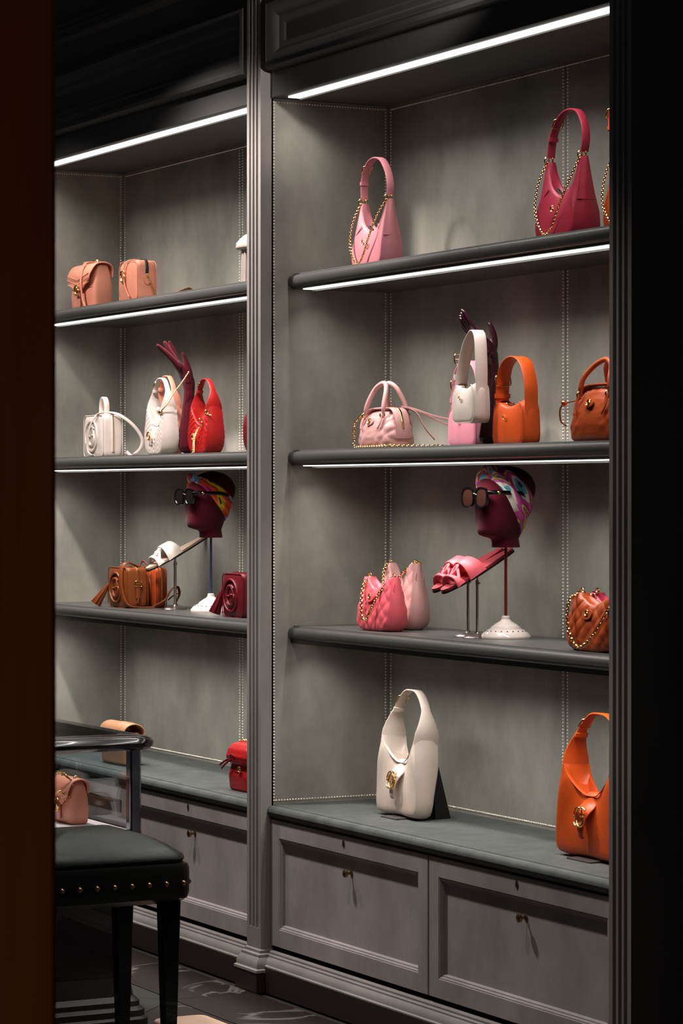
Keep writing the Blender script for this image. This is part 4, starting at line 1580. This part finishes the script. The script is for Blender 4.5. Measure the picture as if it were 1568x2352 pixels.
pf = flap_bag('peach flap bag at the left end of the top shelf', 'peach', (-1.96, .2, ZA), .235, .085, .168, chainp=[(-.07, 0, .18), (-.05, -.01, .186), (0, .01, .184), (.05, 0, .188), (.07, 0, .18)])
strap_loop(pf, [(.02, .02, .18), (.025, -.035, .178), (.04, -.062, .12), (.05, -.062, .05), (.07, -.06, .01), (.10, -.055, .004)], .013, .004, 'peach', 'strap', 30, (1, 0, 0))

pc = thing('handbag', 'peach camera bag with strap lying beside it on the top shelf', 'handbag', (-1.52, .2, ZA), 0)
rounded_box(.165, .082, .155, .02).build('body', 'peach', pc, 60)
for sy in (-1, 1):
    G().tube([(x, sy * .038, .078 + z) for x, z in rrect(.167, .152, .03)], .0018, 6, closed=True).build('piping', 'peach', pc, 60)
zs = spline([(.083, 0, .10), (.085, 0, .13), (.07, 0, .156), (0, 0, .158), (-.07, 0, .156)], 24)
G().ribbon(zs, .012, .004).build('zip', 'zip', pc, 50)
emblem(pc, (-.025, -.050, .10), .017, thick=.2)
G().ribbon(spline([(.02, .0, .16), (.0, -.04, .156), (-.015, -.052, .12), (.0, -.052, .06), (.03, -.048, .02)], 24), .009, .003, (1, 0, 0)).build('strap', 'peach', pc, 50)
G().prism_x([(.014 * math.cos(k * PI / 8), .02 * math.sin(k * PI / 8)) for k in range(16)], 0, .003).build('tab', 'peach', pc, 50, loc=(.085, .0, .085))
G().chain(spline([(.088, 0, .10), (.094, .012, .07), (.10, .028, .03), (.104, .04, .004)], 30), .009, .0018).build('chain', 'gold', pc, 60)
strap_loop(pc, [(.104, .04, .006), (.115, .065, .02), (.125, .10, .035), (.13, .13, .048), (.131, .15, .05), (.125, .15, .035), (.12, .12, .012)], .030, .004, 'tan', 'shoulder_strap', 24, (1, 0, .3))

gb = thing('soft_hat', 'greige soft fabric hat just left of the middle pilaster', 'hat', (-.46, .2, ZA), 0)
loft([(0, 0, .06, .055), (.05, 0, .065, .06), (.09, -.002, .068, .062), (.115, 0, .072, .066), (.12, 0, .10, .09), (.14, 0, .098, .088), (.165, 0, .07, .065), (.18, 0, .03, .03), (.182, 0, .004, .004)], 40, 30, 2.2).build('crown', 'greige', gb, 60)
g = G()
for k in range(24):
    a = 2 * PI * k / 24
    r0 = .075
    g.tube([(r0 * math.cos(a), r0 * .9 * math.sin(a), .118), (r0 * 1.03 * math.cos(a), r0 * .93 * math.sin(a), .004)], .006, 5)
g.build('fringe', 'greige', gb, 60)

# dark red bag peeking out beside the pilaster, middle shelf
rb = thing('handbag', 'dark red handbag showing as a sliver beside the middle pilaster', 'handbag', (-.50, .22, ZB), 0)
rounded_box(.17, .08, .14, .025).build('body', 'burg', rb, 60)
G().tube(spline([(-.05, 0, .138), (-.04, 0, .19), (0, 0, .21), (.04, 0, .19), (.05, 0, .138)], 24), .006, 8).build('handle', 'burg', rb, 60)

# ------------------------------------------------------------------ left worktop
rq = thing('handbag', 'bright red quilted mini bag with bow on the left worktop', 'handbag', (-.42, .12, ZT), 0)
qd = chevron(.016, .0025, 1.2, .08)
loft([(0, 0, .066, .030), (.006, 0, .074, .036), (.05, 0, .076, .040), (.085, 0, .07, .032), (.095, 0, .068, .028)], 64, 40, 6, qd).build('body', 'redq', rq, 60)
loft([(.088, -.002, .070, .032), (.094, -.003, .078, .042), (.115, -.003, .080, .046), (.14, 0, .078, .040), (.155, 0, .07, .026), (.16, 0, .05, .012)], 64, 34, 6, qd).build('flap', 'redq', rq, 60)
G().chain(spline([(-.045, 0, .158), (-.03, -.005, .166), (.0, .0, .168), (.05, .0, .166), (.06, 0, .158)], 30), .008, .0017).build('chain', 'gold', rq, 60)
for pts in ([(-.02, -.045, .108), (-.05, -.055, .10), (-.085, -.062, .082)], [(-.02, -.045, .106), (-.045, -.056, .092), (-.07, -.062, .072)], [(-.02, -.045, .108), (-.015, -.058, .118), (.01, -.06, .122), (.0, -.05, .108)]):
    strap_loop(rq, pts, .007, .003, 'burg', 'bow_ribbon', 12, (0, 0, 1))
emblem(rq, (.03, -.044, .075), .008, thick=.2)

tb = thing('handbag', 'tan rolled flap bag behind the glass case on the left worktop', 'handbag', (-1.49, .12, ZT), 0)
loft([(0, 0, .10, .03), (.006, 0, .11, .04), (.06, 0, .112, .044), (.11, 0, .105, .04), (.12, 0, .10, .034)], 56, 26, 5, chevron(.02, .002)).build('body', 'tan', tb, 60)
P = []
for k in range(26):
    a = math.radians(-70 + 300 * k / 25)
    P.append((0, .004 + .042 * math.cos(a), .118 + .034 * math.sin(a)))
fl2 = G().ribbon(P, .225, .005, (1, 0, 0)).build('rolled_flap', 'tan', tb, 50)
G().ribbon([(0.03, p[1] * 1.06, .118 + (p[2] - .118) * 1.08) for p in P[4:24]], .07, .004, (1, 0, 0)).build('band', 'tan', fl2, 50)

# ------------------------------------------------------------------ glass display case
VX, VY = .405, -.624     # right, wall-side corner of the glass
vc = thing('display_case', 'black lacquered table case with glass sides at the left', 'display case', (VX, VY, FZ), 0)
W_, D_ = 1.5, 1.1        # extends to -x and -y
base_top = .585
# top frame with rounded nose
pr = [(.02, 0), (.045, .004), (.056, .014), (.058, .024), (.052, .034), (.04, .040), (.02, .044), (0, .046)]


def case_loop(d, z, r=.03):
    x0, x1, y0, y1 = -W_ - d, d, -D_ - d, d
    rr = r + max(0, d)
    out = []
    for cx, cy, a0 in ((x1 - rr, y1 - rr, 0), (x0 + rr, y1 - rr, 90), (x0 + rr, y0 + rr, 180), (x1 - rr, y0 + rr, 270)):
        for k in range(6):
            a = math.radians(a0 + 18 * k)
            out.append((cx + rr * math.cos(a), cy + rr * math.sin(a), z))
    return out


TZ = .828
G().loops([case_loop(d - .012, TZ + z) for d, z in [(-.035, .046), (-.035, 0), (.0, 0)] + pr[:-1] + [(-.034, .046)]], cap0=False, cap1=False).build('top_frame', 'black', vc, 35)
G().loops([case_loop(-.046, TZ + .040), case_loop(-.046, TZ + .047)]).build('top_pane', 'glass', vc, 30, label='reflecting glass top')
G().box(-W_, -.014, -D_, -D_ + .006, base_top, TZ).build('glass_pane', 'glass', vc, 0)
G().box(-.006, 0, -D_, -.03, base_top, TZ).build('glass_pane', 'glass', vc, 0)
G().box(-W_, -.03, -.006, 0, base_top, TZ).build('glass_pane', 'glass', vc, 0)
G().box(-W_, -W_ + .006, -D_, 0, base_top, TZ).build('glass_pane', 'glass', vc, 0)
G().box(-.036, 0, -.036, 0, base_top - .02, TZ + .01).build('corner_post', 'chrome', vc, 0, bevel=.006, seg=3)
G().box(-.036, 0, -D_, -D_ + .036, base_top - .02, TZ + .01).build('corner_post', 'chrome', vc, 0, bevel=.006, seg=3)
G().loops([case_loop(-.02, .16), case_loop(-.02, base_top - .02), case_loop(.01, base_top - .012), case_loop(.01, base_top)]).build('lower_cabinet', 'black', vc, 30)
G().box(-W_ + .03, -.03, -D_ + .03, -.03, base_top, base_top + .006).build('display_floor', 'fabric', vc, 0)
G().loops([case_loop(d - .012, z) for d, z in ((.04, 0), (.04, .035), (.03, .042), (.03, .06), (.015, .07), (.015, .085), (.0, .10), (-.01, .16))]).build('plinth', 'block', vc, 30)

bz = FZ + base_top + .006
i1 = flap_bag('salmon chain bag standing inside the glass case', 'peach', (.12, -.735, bz), .16, .06, .13, chainp=[(.07, 0, .10), (.06, -.03, .14), (.02, -.045, .155), (-.01, -.05, .13), (.01, -.055, .09), (.04, -.05, .10), (.07, -.03, .08)])
i2 = thing('handbag', 'brown clutch lying inside the glass case', 'handbag', (-.13, -.70, bz), 12)
loft([(0, 0, .12, .045), (.008, 0, .13, .055), (.03, 0, .125, .05), (.045, 0, .10, .03), (.05, 0, .06, .01)], 40, 18, 2.6).build('body', 'brown', i2, 60)
G().ribbon(spline([(-.1, .02, .045), (0, -.03, .056), (.1, -.04, .04)], 14), .02, .004, (0, 1, 0)).build('strap', 'tan', i2, 50)
i3 = thing('handbag', 'pale grey pouch at the back of the glass case', 'handbag', (-.45, -.75, bz), -10)
loft([(0, 0, .10, .05), (.01, 0, .11, .06), (.05, 0, .10, .055), (.09, 0, .07, .03), (.10, 0, .03, .01)], 40, 18, 2.6).build('body', 'greige', i3, 60)
G().tube(spline([(-.05, 0, .09), (-.03, -.01, .13), (.03, -.01, .13), (.05, 0, .09)], 14), .004, 6).build('handle', 'greige', i3, 60)

# ------------------------------------------------------------------ stool
SX, SY = 1.10, -.775
st = thing('stool', 'black stool with dark green leather cushion and brass nails', 'stool', (SX, SY, FZ), 0)
sw_, sd = .42, .46       # to -x, to -y


def st_loop(d, z, r=.03):
    x0, x1, y0, y1 = -sw_ - d, d, -sd - d, d
    rr = max(.004, r + d)
    out = []
    for cx, cy, a0 in ((x1 - rr, y1 - rr, 0), (x0 + rr, y1 - rr, 90), (x0 + rr, y0 + rr, 180), (x1 - rr, y0 + rr, 270)):
        for k in range(6):
            a = math.radians(a0 + 18 * k)
            out.append((cx + rr * math.cos(a), cy + rr * math.sin(a), z))
    return out


G().loops([st_loop(-.03, .46), st_loop(-.005, .475), st_loop(0, .49), st_loop(0, .555), st_loop(-.006, .567), st_loop(-.02, .57)]).build('apron', plain('black_green_leather', '#121613', .35), st, 40)
L_ = [st_loop(-.012, .570, .05), st_loop(-.006, .578, .05), st_loop(-.012, .59, .05)]
for k in range(1, 8):
    f = k / 7
    L_.append(st_loop(-.012 - .195 * f, .59 + .062 * (1 - (1 - f) ** 2.4), .05 + .14 * f))
G().loops(L_).build('cushion', 'green', st, 50)
for (x, y) in ((-.05, -.05), (-sw_ + .05, -.05), (-.05, -sd + .05), (-sw_ + .05, -sd + .05)):
    G().loops([[(x + sx * a, y + sy * a, z) for sx, sy in ((-1, -1), (1, -1), (1, 1), (-1, 1))] for a, z in ((.015, 0), (.026, .47))]).build('leg', 'black', st, 0, bevel=.003)
nm = None
for k in range(9):
    y = -.028 - k * .0505
    for face in (0, 1):
        g = G()
        dome(g, (0, 0, 0), (1, 0, 0) if face == 0 else (0, 1, 0), .008)
        if face == 0:
            g.build('nail', 'brass', st, 60, loc=(.0005, y, .515))
        elif k < 8:
            g.build('nail', 'brass', st, 60, loc=(-.028 - k * .0505, .0005, .515))

st.scale = (1, 1, 1.028)

# pale peach cushion on the floor
fc = G().loops([[(x * s1, y * s1, z) for x, y in rrect(.30, .17, .03, 6)] for s1, z in ((.94, 0), (.99, .008), (1, .022), (.99, .036), (.95, .042), (.4, .045))])
fo = thing('floor_cushion', 'pale peach leather cushion on the floor behind the stool', 'cushion', (.62, -.54, FZ), 0)
fc.build('cover', leather('pale_peach_leather', '#ecc6ab'), fo, 60)
G().tube([(x * 1.002, y * 1.002, .026) for x, y in rrect(.30, .17, .03, 6)], .002, 5, closed=True).build('piping', 'tan', fo, 60)
